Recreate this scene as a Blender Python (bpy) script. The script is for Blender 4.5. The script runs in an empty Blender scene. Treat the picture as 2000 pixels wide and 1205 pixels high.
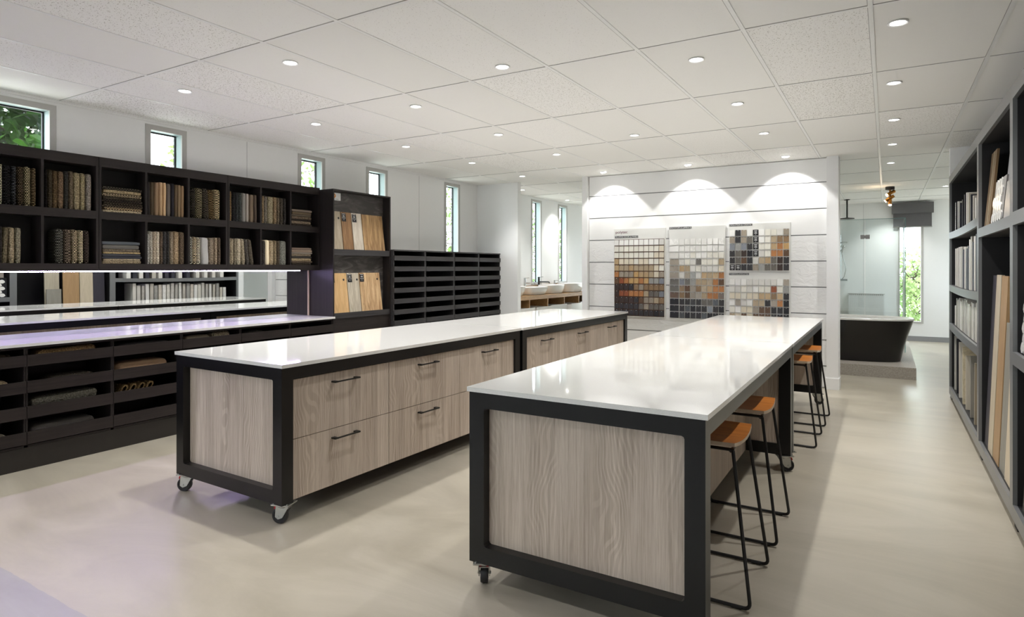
import bpy, bmesh, math, random
from mathutils import Vector, Matrix, noise
random.seed(7)
S = bpy.context.scene
COL = S.collection
PI = math.pi

# ------------------------------------------------------------------ camera, world, exposure
W_PX, H_PX, F_PX, YAW, HORIZON = 2000, 1205, 1215.0, -0.5421, 524.2
cam_d = bpy.data.cameras.new('camera'); cam = bpy.data.objects.new('camera', cam_d); COL.objects.link(cam)
cam_d.sensor_fit = 'HORIZONTAL'; cam_d.sensor_width = 36.0
cam_d.lens = 36.0 * F_PX / W_PX
cam_d.shift_y = (HORIZON - H_PX / 2) / W_PX
cam_d.clip_start = 0.05; cam_d.clip_end = 200
cam.location = (0, 0, 1.40); cam.rotation_euler = (PI / 2, 0, -YAW)
S.camera = cam

world = bpy.data.worlds.new('daylight'); S.world = world; world.use_nodes = True
bg = world.node_tree.nodes['Background']
bg.inputs['Color'].default_value = (0.86, 0.93, 1.0, 1); bg.inputs['Strength'].default_value = 7.0
S.view_settings.view_transform = 'Standard'; S.view_settings.look = 'None'
S.view_settings.gamma = 1.0; S.view_settings.use_curve_mapping = False
S.view_settings.exposure = 0.52
P_DOWN = 56.0       # downlights
P_WASH = 19.0       # wall washers
CEIL = 2.70

# ------------------------------------------------------------------ colours and materials
def lin(c):
    return c / 12.92 if c <= 0.04045 else ((c + 0.055) / 1.055) ** 2.4
def rgb(r, g, b):
    return (lin(r / 255), lin(g / 255), lin(b / 255), 1)

class NT:
    def __init__(s, name):
        s.m = bpy.data.materials.new(name); s.m.use_nodes = True
        s.t = s.m.node_tree; s.n = s.t.nodes; s.b = s.n['Principled BSDF']; s.out = s.n['Material Output']
    def new(s, typ, **kw):
        n = s.n.new(typ)
        for k, v in kw.items():
            if k in n.inputs.keys() if isinstance(k, str) else False: n.inputs[k].default_value = v
            else: setattr(n, k, v)
        return n
    def l(s, a, b): s.t.links.new(a, b)
    def coords(s, kind='Object', scale=(1, 1, 1), rot=(0, 0, 0)):
        tc = s.n.new('ShaderNodeTexCoord'); mp = s.n.new('ShaderNodeMapping')
        mp.inputs['Scale'].default_value = scale; mp.inputs['Rotation'].default_value = rot
        s.l(tc.outputs[kind], mp.inputs['Vector']); return mp.outputs['Vector']
    def noise(s, vec, scale, detail=4, rough=0.5, dist=0.0):
        n = s.n.new('ShaderNodeTexNoise'); n.inputs['Scale'].default_value = scale
        n.inputs['Detail'].default_value = detail; n.inputs['Roughness'].default_value = rough
        n.inputs['Distortion'].default_value = dist
        s.l(vec, n.inputs['Vector']); return n.outputs['Fac']
    def ramp(s, fac, stops):
        r = s.n.new('ShaderNodeValToRGB'); e = r.color_ramp.elements
        while len(e) < len(stops): e.new(0.5)
        for i, (p, c) in enumerate(stops):
            e[i].position = p; e[i].color = c if len(c) == 4 else (*c, 1)
        s.l(fac, r.inputs['Fac']); return r.outputs['Color']
    def mix(s, fac, a, b, mode='MIX'):
        m = s.n.new('ShaderNodeMix'); m.data_type = 'RGBA'; m.blend_type = mode
        for v, i in ((fac, 0), (a, 6), (b, 7)):
            if hasattr(v, 'is_linked') or hasattr(v, 'links'): s.l(v, m.inputs[i])
            else: m.inputs[i].default_value = v
        return m.outputs[2]
    def math(s, op, a, b=None):
        m = s.n.new('ShaderNodeMath'); m.operation = op
        for v, i in ((a, 0), (b, 1)):
            if v is None: continue
            if hasattr(v, 'links'): s.l(v, m.inputs[i])
            else: m.inputs[i].default_value = v
        return m.outputs[0]
    def bump(s, h, strength=0.3, dist=0.01):
        b = s.n.new('ShaderNodeBump'); b.inputs['Strength'].default_value = strength
        b.inputs['Distance'].default_value = dist
        s.l(h, b.inputs['Height']); s.l(b.outputs['Normal'], s.b.inputs['Normal'])
    def base(s, c, rough=0.5, metal=0.0, spec=None):
        if hasattr(c, 'links'): s.l(c, s.b.inputs['Base Color'])
        else: s.b.inputs['Base Color'].default_value = c
        s.b.inputs['Roughness'].default_value = rough; s.b.inputs['Metallic'].default_value = metal
        if spec is not None: s.b.inputs['Specular IOR Level'].default_value = spec

def flat(name, c, rough=0.5, metal=0.0, spec=None, var=0.04):
    t = NT(name); v = t.coords(); f = t.noise(v, 35, 3)
    c2 = tuple(x * (1 - var * 2) for x in c[:3]) + (1,)
    t.base(t.mix(f, c, c2), rough, metal, spec); return t.m

def dark_wood(name, c1, c2, axis='y', rough=0.45):
    t = NT(name); sc = {'y': (30, 1.2, 30), 'x': (1.2, 30, 30), 'z': (30, 30, 1.2)}[axis]
    v = t.coords(scale=sc); f = t.noise(v, 1.6, 5, 0.6, 0.6)
    t.base(t.ramp(f, [(0.3, c1), (0.7, c2)]), rough, 0, 0.35); t.bump(f, 0.12, 0.002); return t.m

M = {}
M['dark_y'] = dark_wood('dark_laminate_horizontal', rgb(30, 26, 25), rgb(46, 39, 37), 'y')
M['dark_z'] = dark_wood('dark_laminate_vertical', rgb(28, 24, 24), rgb(42, 36, 35), 'z')
M['dark_in'] = dark_wood('dark_laminate_painted_shade', rgb(14, 12, 13), rgb(21, 18, 18), 'z', 0.6)  # same laminate, with the shade of the recesses darkened into its colour
M['rack'] = dark_wood('charcoal_laminate', rgb(46, 44, 45), rgb(64, 62, 63), 'y', 0.5)
M['plinth'] = flat('dark_plinth', rgb(36, 32, 28), 0.5)

def swirl_back():
    t = NT('smudged_dark_back_panel'); v = t.coords(scale=(1, 1.6, 5)); f = t.noise(v, 2.2, 5, 0.55, 1.6)
    t.base(t.ramp(f, [(0.42, rgb(58, 54, 52)), (0.56, rgb(80, 75, 72)), (0.68, rgb(108, 104, 100))]), 0.55); return t.m
M['swirl'] = swirl_back()

def steel_black():
    t = NT('black_powdercoated_steel'); v = t.coords(); f = t.noise(v, 220, 2)
    t.base(rgb(9, 9, 10), 0.3, 0.0, 0.42); t.bump(f, 0.06, 0.001); return t.m
M['steel'] = steel_black()
M['shelf_frame'] = flat('graphite_metallic_laminate', rgb(128, 129, 130), 0.33, 0.3)
M['shelf_in'] = flat('black_shelf_interior', rgb(14, 13, 15), 0.6)

def oak_grey(name='limed_grey_oak', a=rgb(216, 207, 197), b=rgb(203, 192, 181), c=rgb(180, 167, 155)):
    t = NT(name)
    v = t.coords(scale=(70, 70, 1.3)); f1 = t.noise(v, 1.5, 6, 0.65, 0.5)
    v2 = t.coords(scale=(6, 6, 0.35)); f2 = t.noise(v2, 1.4, 3, 0.5, 0.8)
    v3 = t.coords(scale=(150, 150, 5)); f3 = t.noise(v3, 2, 3, 0.6)
    tc = t.n.new('ShaderNodeTexCoord'); sp = t.n.new('ShaderNodeSeparateXYZ'); t.l(tc.outputs['Object'], sp.inputs[0])
    nz = t.noise(t.coords(scale=(2.4, 2.4, 1.5)), 1.5, 2, 0.4)
    ph = t.math('ADD', t.math('MULTIPLY', t.math('ADD', sp.outputs['X'], sp.outputs['Y']), 330.0), t.math('MULTIPLY', nz, 105.0))
    ring = t.math('SINE', ph)
    col = t.ramp(f1, [(0.30, c), (0.5, b), (0.70, a)])
    col2 = t.ramp(f2, [(0.35, rgb(214, 206, 198)), (0.65, rgb(255, 250, 244))])
    m1 = t.mix(0.75, col, col2, 'MULTIPLY')
    col3 = t.ramp(f3, [(0.35, (0.80, 0.78, 0.76)), (0.55, (1, 1, 1))])
    m2 = t.mix(0.6, m1, col3, 'MULTIPLY')
    col4 = t.ramp(ring, [(0.0, (0.80, 0.78, 0.76)), (0.55, (1, 1, 1))]); msk = t.ramp(t.noise(t.coords(scale=(5, 5, 0.5)), 1.2, 2), [(0.45, (0, 0, 0)), (0.62, (1, 1, 1))])
    m3 = t.mix(msk, m2, t.mix(0.8, m2, col4, 'MULTIPLY'))
    t.base(m3, 0.55, 0, 0.3); t.bump(f3, 0.25, 0.002); return t.m
M['oak'] = oak_grey()

def timber(name, a, b, axis='z', contrast=1.0, rough=0.5):
    t = NT(name); sc = {'z': (22, 22, 1.1), 'y': (22, 1.1, 22), 'x': (1.1, 22, 22)}[axis]
    v = t.coords(scale=sc); f = t.noise(v, 2.0, 6, 0.6, 1.2)
    d = 0.17 / contrast
    sc2 = tuple(k * (4 if k > 5 else 3) for k in sc); g = t.noise(t.coords(scale=sc2), 2.0, 3, 0.6); sc3 = tuple(k * .22 if k > 5 else k * 1.1 for k in sc); h = t.noise(t.coords(scale=sc3), 2.6, 4, 0.55, 2.2)
    c = t.ramp(f, [(0.5 - d, b), (0.5 + d, a)]); c = t.mix(0.55, c, t.ramp(g, [(0.36, (0.74, 0.70, 0.64)), (0.55, (1, 1, 1))]), 'MULTIPLY')
    c = t.mix(0.35 + 0.4 * (contrast > 1), c, t.ramp(h, [(0.30, (0.55, 0.46, 0.37)), (0.46, (1, 1, 1))]), 'MULTIPLY')
    t.base(c, rough, 0, 0.35); t.bump(g, 0.12, 0.002); return t.m

def stone():
    t = NT('white_engineered_stone'); v = t.coords(); f = t.noise(v, 300, 2, 0.6)
    t.base(t.ramp(f, [(0.3, rgb(222, 221, 217)), (0.6, rgb(232, 231, 228))]), 0.05, 0, 0.5); return t.m
M['stone'] = stone()

def concrete():
    t = NT('polished_cream_concrete')
    v = t.coords(scale=(0.55, 1.5, 1), rot=(0, 0, 0.9)); f = t.noise(v, 1.3, 7, 0.62, 1.4)
    v2 = t.coords(scale=(1, 1, 1)); f2 = t.noise(v2, 0.45, 4, 0.5, 0.6); f3 = t.noise(v2, 90, 2)
    c = t.ramp(f, [(0.28, rgb(156, 150, 137)), (0.5, rgb(169, 163, 150)), (0.72, rgb(181, 175, 163))])
    c = t.mix(0.5, c, t.ramp(f2, [(0.35, rgb(236, 233, 231)), (0.65, rgb(255, 250, 238))]), 'MULTIPLY')
    # an older grey pour of the slab starts at y < 1.26
    tc = t.n.new('ShaderNodeTexCoord'); sp = t.n.new('ShaderNodeSeparateXYZ'); t.l(tc.outputs['Object'], sp.inputs[0])
    wob = t.math('ADD', sp.outputs['Y'], t.math('MULTIPLY', t.noise(v2, 9, 3), 0.02))
    mask = t.math('LESS_THAN', wob, 1.27)
    grey = t.ramp(f, [(0.3, rgb(142, 138, 134)), (0.7, rgb(160, 157, 154))])
    c = t.mix(mask, c, grey)
    t.base(c, 0.33, 0, 0.45)
    r = t.math('MULTIPLY_ADD', f, 0.22); r.node.inputs[2].default_value = 0.24
    t.l(r, t.b.inputs['Roughness'])
    t.bump(f3, 0.03, 0.002); return t.m
M['floor'] = concrete()

def ceiling_mat():
    t = NT('mineral_fibre_ceiling_tiles'); v = t.coords()
    # per tile tone
    mp = t.n.new('ShaderNodeMapping'); mp.inputs['Location'].default_value = (5.469 / 0.6, -2.3254 / 1.2275, 0)
    mp.inputs['Scale'].default_value = (1 / 0.6, 1 / 1.2275, 1)
    tc = t.n.new('ShaderNodeTexCoord'); t.l(tc.outputs['Object'], mp.inputs['Vector'])
    fl = t.n.new('ShaderNodeVectorMath'); fl.operation = 'FLOOR'; t.l(mp.outputs[0], fl.inputs[0])
    wn = t.n.new('ShaderNodeTexWhiteNoise'); t.l(fl.outputs[0], wn.inputs['Vector'])
    vo = t.n.new('ShaderNodeTexVoronoi'); vo.inputs['Scale'].default_value = 105; t.l(v, vo.inputs['Vector'])
    n2 = t.noise(v, 60, 2)
    thr = t.math('MULTIPLY', t.math('MULTIPLY', n2, n2), t.math('ADD', t.math('MULTIPLY', t.math('POWER', wn.outputs['Value'], 4.0), 0.85), 0.24))
    pin = t.math('LESS_THAN', vo.outputs['Distance'], thr)
    tone = t.ramp(wn.outputs['Value'], [(0, rgb(238, 237, 233)), (1, rgb(245, 244, 241))])
    hole = t.ramp(wn.outputs['Value'], [(0, rgb(214, 212, 206)), (1, rgb(178, 174, 166))])
    c = t.mix(pin, tone, hole)
    t.base(c, 0.9, 0, 0.1); t.bump(t.math('SUBTRACT', 1.0, pin), 0.25, 0.003); return t.m
M['ceil'] = ceiling_mat()
M['tbar'] = flat('white_ceiling_grid_bar', rgb(242, 242, 240), 0.4)
M['tgap'] = flat('painted_shadow_gap_grey', rgb(168, 166, 162), 0.8)
M['wall'] = flat('matt_white_wall_paint', rgb(242, 242, 241), 0.65, 0, 0.3, 0.01)
M['seam'] = flat('wall_panel_seam', rgb(186, 186, 186), 0.8)
M['white_trim'] = flat('white_gloss_trim', rgb(236, 236, 236), 0.4, 0, 0.4, 0.01)
M['win_trim'] = flat('pale_grey_window_trim', rgb(190, 188, 184), 0.5)
M['reveal'] = flat('grey_green_window_reveal', rgb(172, 190, 190), 0.4)
M['black'] = flat('matt_black', rgb(20, 20, 21), 0.45)
M['skirt'] = flat('grey_skirting', rgb(150, 150, 152), 0.5)

def board_mat():
    t = NT('white_textured_wall_board'); v = t.coords(scale=(1, 1, 1.6)); f = t.noise(v, 9, 6, 0.6, 0.9)
    tc = t.n.new('ShaderNodeTexCoord'); sp = t.n.new('ShaderNodeSeparateXYZ'); t.l(tc.outputs['Object'], sp.inputs[0])
    lower = t.math('LESS_THAN', sp.outputs['Z'], 1.79)
    t.base(rgb(240, 240, 239), 0.5, 0, 0.35)
    t.bump(t.math('MULTIPLY', f, lower), 0.42, 0.02); return t.m
M['backing'] = flat('off_white_board_backing', rgb(228, 228, 224), 0.5, 0, 0.3, 0.01)
M['board'] = board_mat()

def glass(name, tint, refl=0.08, alpha=0.06):
    t = NT(name); t.n.remove(t.b)
    tr = t.n.new('ShaderNodeBsdfTransparent'); tr.inputs[0].default_value = tint
    gl = t.n.new('ShaderNodeBsdfGlossy'); gl.inputs['Roughness'].default_value = 0.01
    fr = t.n.new('ShaderNodeLayerWeight'); fr.inputs['Blend'].default_value = 0.5
    sch = t.math('MULTIPLY_ADD', t.math('POWER', fr.outputs['Facing'], 5.0), 0.9); sch.node.inputs[2].default_value = 0.035
    mx = t.n.new('ShaderNodeMixShader'); t.l(sch, mx.inputs[0]); t.l(tr.outputs[0], mx.inputs[1]); t.l(gl.outputs[0], mx.inputs[2])
    t.l(mx.outputs[0], t.out.inputs[0]); return t.m
M['glass'] = glass('window_glass', (0.97, 0.99, 0.98, 1))
M['shower_glass'] = glass('pale_green_shower_glass', (0.90, 0.94, 0.94, 1))
M['glass_edge'] = flat('polished_green_glass_edge', rgb(120, 160, 158), 0.15)

def emit(name, c, s):
    t = NT(name); t.base((0.8, 0.8, 0.8, 1), 0.4); t.b.inputs['Emission Color'].default_value = c
    t.b.inputs['Emission Strength'].default_value = s; return t.m
M['lamp'] = emit('downlight_diffuser', (1, 0.98, 0.94, 1), 12)
M['led'] = emit('lavender_led_strip', (0.63, 0.49, 1.0, 1), 75)
M['warm_lamp'] = emit('warm_spot_bulb', (1, 0.72, 0.42, 1), 30)

t = NT('silvered_mirror'); t.base((0.86, 0.89, 0.90, 1), 0.0, 1.0); M['mirror'] = t.m
M['chrome'] = flat('chrome', rgb(205, 205, 205), 0.14, 1.0)
M['zinc'] = flat('zinc_plated_steel', rgb(176, 176, 172), 0.3, 0.9)
M['brass'] = flat('aged_brass', rgb(160, 110, 48), 0.28, 0.9)
M['red'] = flat('red_plastic', rgb(178, 24, 30), 0.35)
M['rubber'] = flat('black_rubber', rgb(34, 34, 36), 0.55)
M['ceramic'] = flat('white_glazed_ceramic', rgb(238, 236, 232), 0.12, 0, 0.5, 0.01)
M['bath_black'] = flat('gloss_black_acrylic', rgb(16, 14, 14), 0.12)
M['stool_seat'] = timber('warm_oak_veneer', rgb(216, 138, 62), rgb(184, 104, 40), 'x', 0.8, 0.35)
M['ply_edge'] = flat('pale_ply_edge', rgb(196, 176, 150), 0.5)
M['timber_bench'] = timber('blond_oak_board', rgb(196, 156, 106), rgb(166, 124, 78), 'y')
M['kick'] = flat('grey_brown_kickboard', rgb(112, 108, 98), 0.5)
M['blind'] = flat('grey_blind_fabric', rgb(104, 102, 104), 0.85)
M['paper'] = flat('white_paper', rgb(240, 240, 238), 0.6)
M['orange'] = flat('orange_print', rgb(226, 142, 30), 0.6)
M['ink'] = flat('black_ink', rgb(22, 20, 22), 0.5)
M['ink_white'] = flat('white_ink', rgb(238, 238, 238), 0.5)
M['ink_plum'] = flat('plum_ink', rgb(128, 84, 100), 0.5)
M['brown_shade'] = flat('brown_gap_shade', rgb(96, 66, 46), 0.6)
M['bark'] = flat('bark', rgb(74, 62, 52), 0.9)

def step_stone():
    t = NT('fine_grained_stone_tile'); v = t.coords(); f = t.noise(v, 60, 5, 0.7)
    br = t.n.new('ShaderNodeTexBrick'); br.offset = 0; br.inputs['Scale'].default_value = 1
    br.inputs['Brick Width'].default_value = 0.6; br.inputs['Row Height'].default_value = 0.6
    br.inputs['Mortar Size'].default_value = 0.003
    t.l(v, br.inputs['Vector'])
    c = t.ramp(f, [(0.3, rgb(140, 132, 122)), (0.7, rgb(182, 174, 164))])
    t.base(c, 0.6); return t.m
M['step'] = step_stone()

# colour comes from each object's own colour: carpets, swatches, tiles
def objcol(name, kind):
    t = NT(name); oi = t.n.new('ShaderNodeObjectInfo'); c = oi.outputs['Color']
    if kind == 'loop':
        v = t.coords(scale=(1, 1, 1)); vo = t.n.new('ShaderNodeTexVoronoi'); vo.inputs['Scale'].default_value = 95; t.l(v, vo.inputs['Vector'])
        f = t.noise(v, 55, 4, 0.7)
        dk = t.mix(1.0, c, (0.30, 0.29, 0.27, 1), 'MULTIPLY'); lt = t.mix(1.0, c, (1.9, 1.87, 1.8, 1), 'MULTIPLY')
        c1 = t.mix(t.math('MULTIPLY', vo.outputs['Distance'], 1.5), lt, dk)
        c2 = t.mix(f, dk, c1); t.base(t.mix(0.3, c2, c), 0.95, 0, 0.1)
        t.bump(t.math('SUBTRACT', 1.0, vo.outputs['Distance']), 0.9, 0.008)
    elif kind == 'weave':
        v = t.coords(scale=(1, 1, 1)); w = t.n.new('ShaderNodeTexChecker'); w.inputs['Scale'].default_value = 95; t.l(v, w.inputs['Vector'])
        wz = t.n.new('ShaderNodeTexWave'); wz.bands_direction = 'Z'; wz.inputs['Scale'].default_value = 26; wz.inputs['Distortion'].default_value = 2; t.l(v, wz.inputs['Vector'])
        dk = t.mix(1.0, c, (0.2, 0.19, 0.18, 1), 'MULTIPLY'); lt = t.mix(1.0, c, (2.2, 2.15, 2.05, 1), 'MULTIPLY')
        c1 = t.mix(w.outputs['Fac'], dk, lt); c2 = t.mix(wz.outputs['Fac'], dk, c1); t.base(c2, 0.95, 0, 0.1)
        t.bump(wz.outputs['Fac'], 0.8, 0.008)
    elif kind == 'cut':
        v = t.coords(); f = t.noise(v, 120, 4, 0.75); f2 = t.noise(v, 12, 3)
        dk = t.mix(1.0, c, (0.50, 0.48, 0.46, 1), 'MULTIPLY'); lt = t.mix(1.0, c, (1.3, 1.28, 1.25, 1), 'MULTIPLY')
        t.base(t.mix(t.math('MULTIPLY_ADD', f, 1.0), dk, lt), 0.95, 0, 0.1); t.bump(f, 0.8, 0.006)
    elif kind == 'plain':
        v = t.coords(); f = t.noise(v, 14, 5, 0.6)
        t.base(t.mix(f, t.mix(1.0, c, (0.86, 0.86, 0.86, 1), 'MULTIPLY'), c), 0.42, 0, 0.4)
    elif kind == 'grain':
        v = t.coords(scale=(14, 14, 1)); f = t.noise(v, 4, 5, 0.6, 0.6)
        dk = t.mix(1.0, c, (0.62, 0.58, 0.54, 1), 'MULTIPLY'); lt = t.mix(1.0, c, (1.12, 1.12, 1.10, 1), 'MULTIPLY')
        t.base(t.mix(f, dk, lt), 0.45, 0, 0.35)
    elif kind == 'marble':
        v = t.coords(); f = t.noise(v, 5, 5, 0.6, 0.8)
        t.base(t.mix(t.ramp(f, [(0.46, (0, 0, 0)), (0.5, (.6, .6, .6)), (0.54, (0, 0, 0))]), c, t.mix(1.0, c, (0.7, 0.7, 0.7, 1), 'MULTIPLY')), 0.25, 0, 0.5)
    return t.m
for k in ('loop', 'weave', 'cut', 'plain', 'grain', 'marble'): M['oc_' + k] = objcol('sample_' + k, k)

# ------------------------------------------------------------------ geometry helpers
def newbm(): return bmesh.new()
def box(bm, x0, x1, y0, y1, z0, z1, mat=None):
    vs = [bm.verts.new(p) for p in ((x0, y0, z0), (x1, y0, z0), (x1, y1, z0), (x0, y1, z0), (x0, y0, z1), (x1, y0, z1), (x1, y1, z1), (x0, y1, z1))]
    if mat is not None:
        for v in vs: v.co = mat @ v.co
    fs = [bm.faces.new([vs[i] for i in f]) for f in ((0, 3, 2, 1), (4, 5, 6, 7), (0, 1, 5, 4), (1, 2, 6, 5), (2, 3, 7, 6), (3, 0, 4, 7))]
    return fs
def cbox(bm, c, s, mat=None):
    return box(bm, c[0] - s[0] / 2, c[0] + s[0] / 2, c[1] - s[1] / 2, c[1] + s[1] / 2, c[2] - s[2] / 2, c[2] + s[2] / 2, mat)
def bev(bm, w, seg=2, ang=0.5):
    es = [e for e in bm.edges if len(e.link_faces) == 2 and e.calc_face_angle(0) > ang]
    bmesh.ops.bevel(bm, geom=es, offset=w, segments=seg, affect='EDGES', clamp_overlap=True)
def lathe(bm, prof, n=24, c=(0, 0, 0), axis='z', sx=1, sy=1):
    rings = []
    for r, h in prof:
        ring = []
        for k in range(n):
            a = 2 * PI * k / n; p = (r * math.cos(a) * sx, r * math.sin(a) * sy, h)
            if axis == 'x': p = (h, p[0], p[1])
            elif axis == 'y': p = (p[0], h, p[1])
            ring.append(bm.verts.new((p[0] + c[0], p[1] + c[1], p[2] + c[2])))
        rings.append(ring)
    for a, b in zip(rings, rings[1:]):
        for k in range(n): bm.faces.new((a[k], a[(k + 1) % n], b[(k + 1) % n], b[k]))
    bm.faces.new(rings[0][::-1]); bm.faces.new(rings[-1])
    return rings
def tube(bm, pts, r, n=10):
    pts = [Vector(p) for p in pts]; rings = []; ref = None
    for i, p in enumerate(pts):
        d = (pts[min(i + 1, len(pts) - 1)] - pts[max(i - 1, 0)]).normalized()
        if ref is None: ref = d.orthogonal().normalized()
        ref = (ref - d * ref.dot(d)).normalized(); b = d.cross(ref)
        rr = r[i] if isinstance(r, (list, tuple)) else r
        rings.append([bm.verts.new(p + (ref * math.cos(2 * PI * k / n) + b * math.sin(2 * PI * k / n)) * rr) for k in range(n)])
    for a, b in zip(rings, rings[1:]):
        for k in range(n): bm.faces.new((a[k], a[(k + 1) % n], b[(k + 1) % n], b[k]))
    bm.faces.new(rings[0][::-1]); bm.faces.new(rings[-1])
def round_path(pts, r, seg=5):
    pts = [Vector(p) for p in pts]; out = [pts[0]]
    for a, b, c in zip(pts, pts[1:], pts[2:]):
        u = (a - b).normalized(); v = (c - b).normalized()
        p0 = b + u * r; p1 = b + v * r
        for k in range(seg + 1):
            q = k / seg; out.append(p0 * (1 - q) ** 2 + b * 2 * q * (1 - q) + p1 * q * q)
    out.append(pts[-1]); return out
def prism(bm, outline, a0, a1, axis='y'):
    def P(u, v, a): return {'y': (u, a, v), 'x': (a, u, v), 'z': (u, v, a)}[axis]
    A = [bm.verts.new(P(u, v, a0)) for u, v in outline]; B = [bm.verts.new(P(u, v, a1)) for u, v in outline]
    n = len(outline)
    for k in range(n): bm.faces.new((A[k], A[(k + 1) % n], B[(k + 1) % n], B[k]))
    bm.faces.new(A[::-1]); bm.faces.new(B)
def rbox(bm, sx, sy, sz, r, n=(6, 4, 6), amp=0.0, seed=0, fold=None):
    """rounded, slightly uneven slab centred in x, y with base at z=0"""
    m = {}
    hx, hy, hz = sx / 2, sy / 2, sz / 2
    r = min(r, hx, hy, hz)
    def V(i, j, k):
        key = (i, j, k)
        if key in m: return m[key]
        p = Vector((-hx + sx * i / n[0], -hy + sy * j / n[1], -hz + sz * k / n[2]))
        q = Vector((max(-hx + r, min(hx - r, p.x)), max(-hy + r, min(hy - r, p.y)), max(-hz + r, min(hz - r, p.z))))
        d = p - q
        if d.length > 1e-9: p = q + d.normalized() * min(r, max(d.length, r))
        if amp:
            nv = noise.noise_vector(p * 9 + Vector((seed * 3.1, seed * 1.7, 0))); p += nv * amp
            if k == 0: p.z = -hz
        if fold: p = fold(p)
        m[key] = bm.verts.new((p.x, p.y, p.z + hz)); return m[key]
    a, b, c = n
    for i in range(a):
        for j in range(b):
            bm.faces.new((V(i, j, 0), V(i, j + 1, 0), V(i + 1, j + 1, 0), V(i + 1, j, 0)))
            bm.faces.new((V(i, j, c), V(i + 1, j, c), V(i + 1, j + 1, c), V(i, j + 1, c)))
    for i in range(a):
        for k in range(c):
            bm.faces.new((V(i, 0, k), V(i + 1, 0, k), V(i + 1, 0, k + 1), V(i, 0, k + 1)))
            bm.faces.new((V(i, b, k), V(i, b, k + 1), V(i + 1, b, k + 1), V(i + 1, b, k)))
    for j in range(b):
        for k in range(c):
            bm.faces.new((V(0, j, k), V(0, j, k + 1), V(0, j + 1, k + 1), V(0, j + 1, k)))
            bm.faces.new((V(a, j, k), V(a, j + 1, k), V(a, j + 1, k + 1), V(a, j, k + 1)))

def mesh(name, bm, mat, smooth=False, origin=None):
    bmesh.ops.recalc_face_normals(bm, faces=bm.faces[:])
    if origin is not None:
        for v in bm.verts: v.co -= Vector(origin)
    me = bpy.data.meshes.new(name); bm.to_mesh(me); bm.free()
    for m_ in (mat if isinstance(mat, (list, tuple)) else [mat]): me.materials.append(m_)
    if smooth:
        for p in me.polygons: p.use_smooth = True
        me.set_sharp_from_angle(angle=0.7)
    return me
def base_of(bm):
    xs = [v.co.x for v in bm.verts]; ys = [v.co.y for v in bm.verts]; zs = [v.co.z for v in bm.verts]
    return ((min(xs) + max(xs)) / 2, (min(ys) + max(ys)) / 2, min(zs))
def part(name, bm, mat, parent, smooth=False, label=None, color=None):
    o = bpy.data.objects.new(name, mesh(name, bm, mat, smooth)); COL.objects.link(o); o.parent = parent
    if label: o['label'] = label
    if color: o.color = color
    return o
def tagp(o, label, cat, group=None, kind=None):
    if label: o['label'] = label
    if cat: o['category'] = cat
    if group: o['group'] = group
    if kind: o['kind'] = kind
    return o
def solo(name, bm, mat, label, cat, group=None, smooth=False, color=None, kind=None):
    b = base_of(bm); o = bpy.data.objects.new(name, mesh(name, bm, mat, smooth, b)); COL.objects.link(o); o.location = b
    if color: o.color = color
    return tagp(o, label, cat, group, kind)
def empty(name, loc, label, cat, group=None, rz=0.0):
    o = bpy.data.objects.new(name, None); COL.objects.link(o); o.location = loc; o.rotation_euler = (0, 0, rz)
    o.empty_display_size = 0.1
    return tagp(o, label, cat, group)
def struct(name, bm, mat, label=None, smooth=False, parent=None):
    o = bpy.data.objects.new(name, mesh(name, bm, mat, smooth)); COL.objects.link(o)
    if parent: o.parent = parent
    else: o['kind'] = 'structure'
    if label: o['label'] = label
    return o
def copy_tree(o, parent=None):
    c = o.copy(); COL.objects.link(c); c.parent = parent
    for ch in list(o.children):
        copy_tree(ch, c)
    return c
def text_mesh(name, body, size, mat, parent, loc, rot, ext=0.001, align='LEFT', fit=None):
    cu = bpy.data.curves.new('lettering', 'FONT'); cu.body = body; cu.size = size; cu.extrude = ext; cu.align_x = align
    tmp = bpy.data.objects.new('lettering_source', cu)
    me = bpy.data.meshes.new_from_object(tmp); bpy.data.objects.remove(tmp)
    me.materials.clear(); me.materials.append(mat)
    if fit:
        k = fit / max(v.co.x for v in me.vertices)
        for v in me.vertices: v.co.x *= k
    o = bpy.data.objects.new(name, me); COL.objects.link(o); o.parent = parent; o.location = loc; o.rotation_euler = rot
    return o
ORD = ['first', 'second', 'third', 'fourth', 'fifth', 'sixth', 'seventh', 'eighth', 'ninth', 'tenth', 'eleventh', 'twelfth',
       'thirteenth', 'fourteenth', 'fifteenth', 'sixteenth', 'seventeenth', 'eighteenth', 'nineteenth', 'twentieth',
       'twenty-first', 'twenty-second', 'twenty-third', 'twenty-fourth', 'twenty-fifth', 'twenty-sixth', 'twenty-seventh']

# ------------------------------------------------------------------ the shell
XL, XR, YB, YE = -5.50, 1.02, 8.14, 14.30
YF = -3.6
b = newbm(); box(b, -5.9, 2.6, YF - .3, YE + .3, -0.12, 0.0); struct('floor', b, M['floor'])
b = newbm(); box(b, -5.9, 2.6, YF - .3, YE + .3, CEIL, CEIL + 0.1); struct('ceiling', b, M['ceil'])

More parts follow.
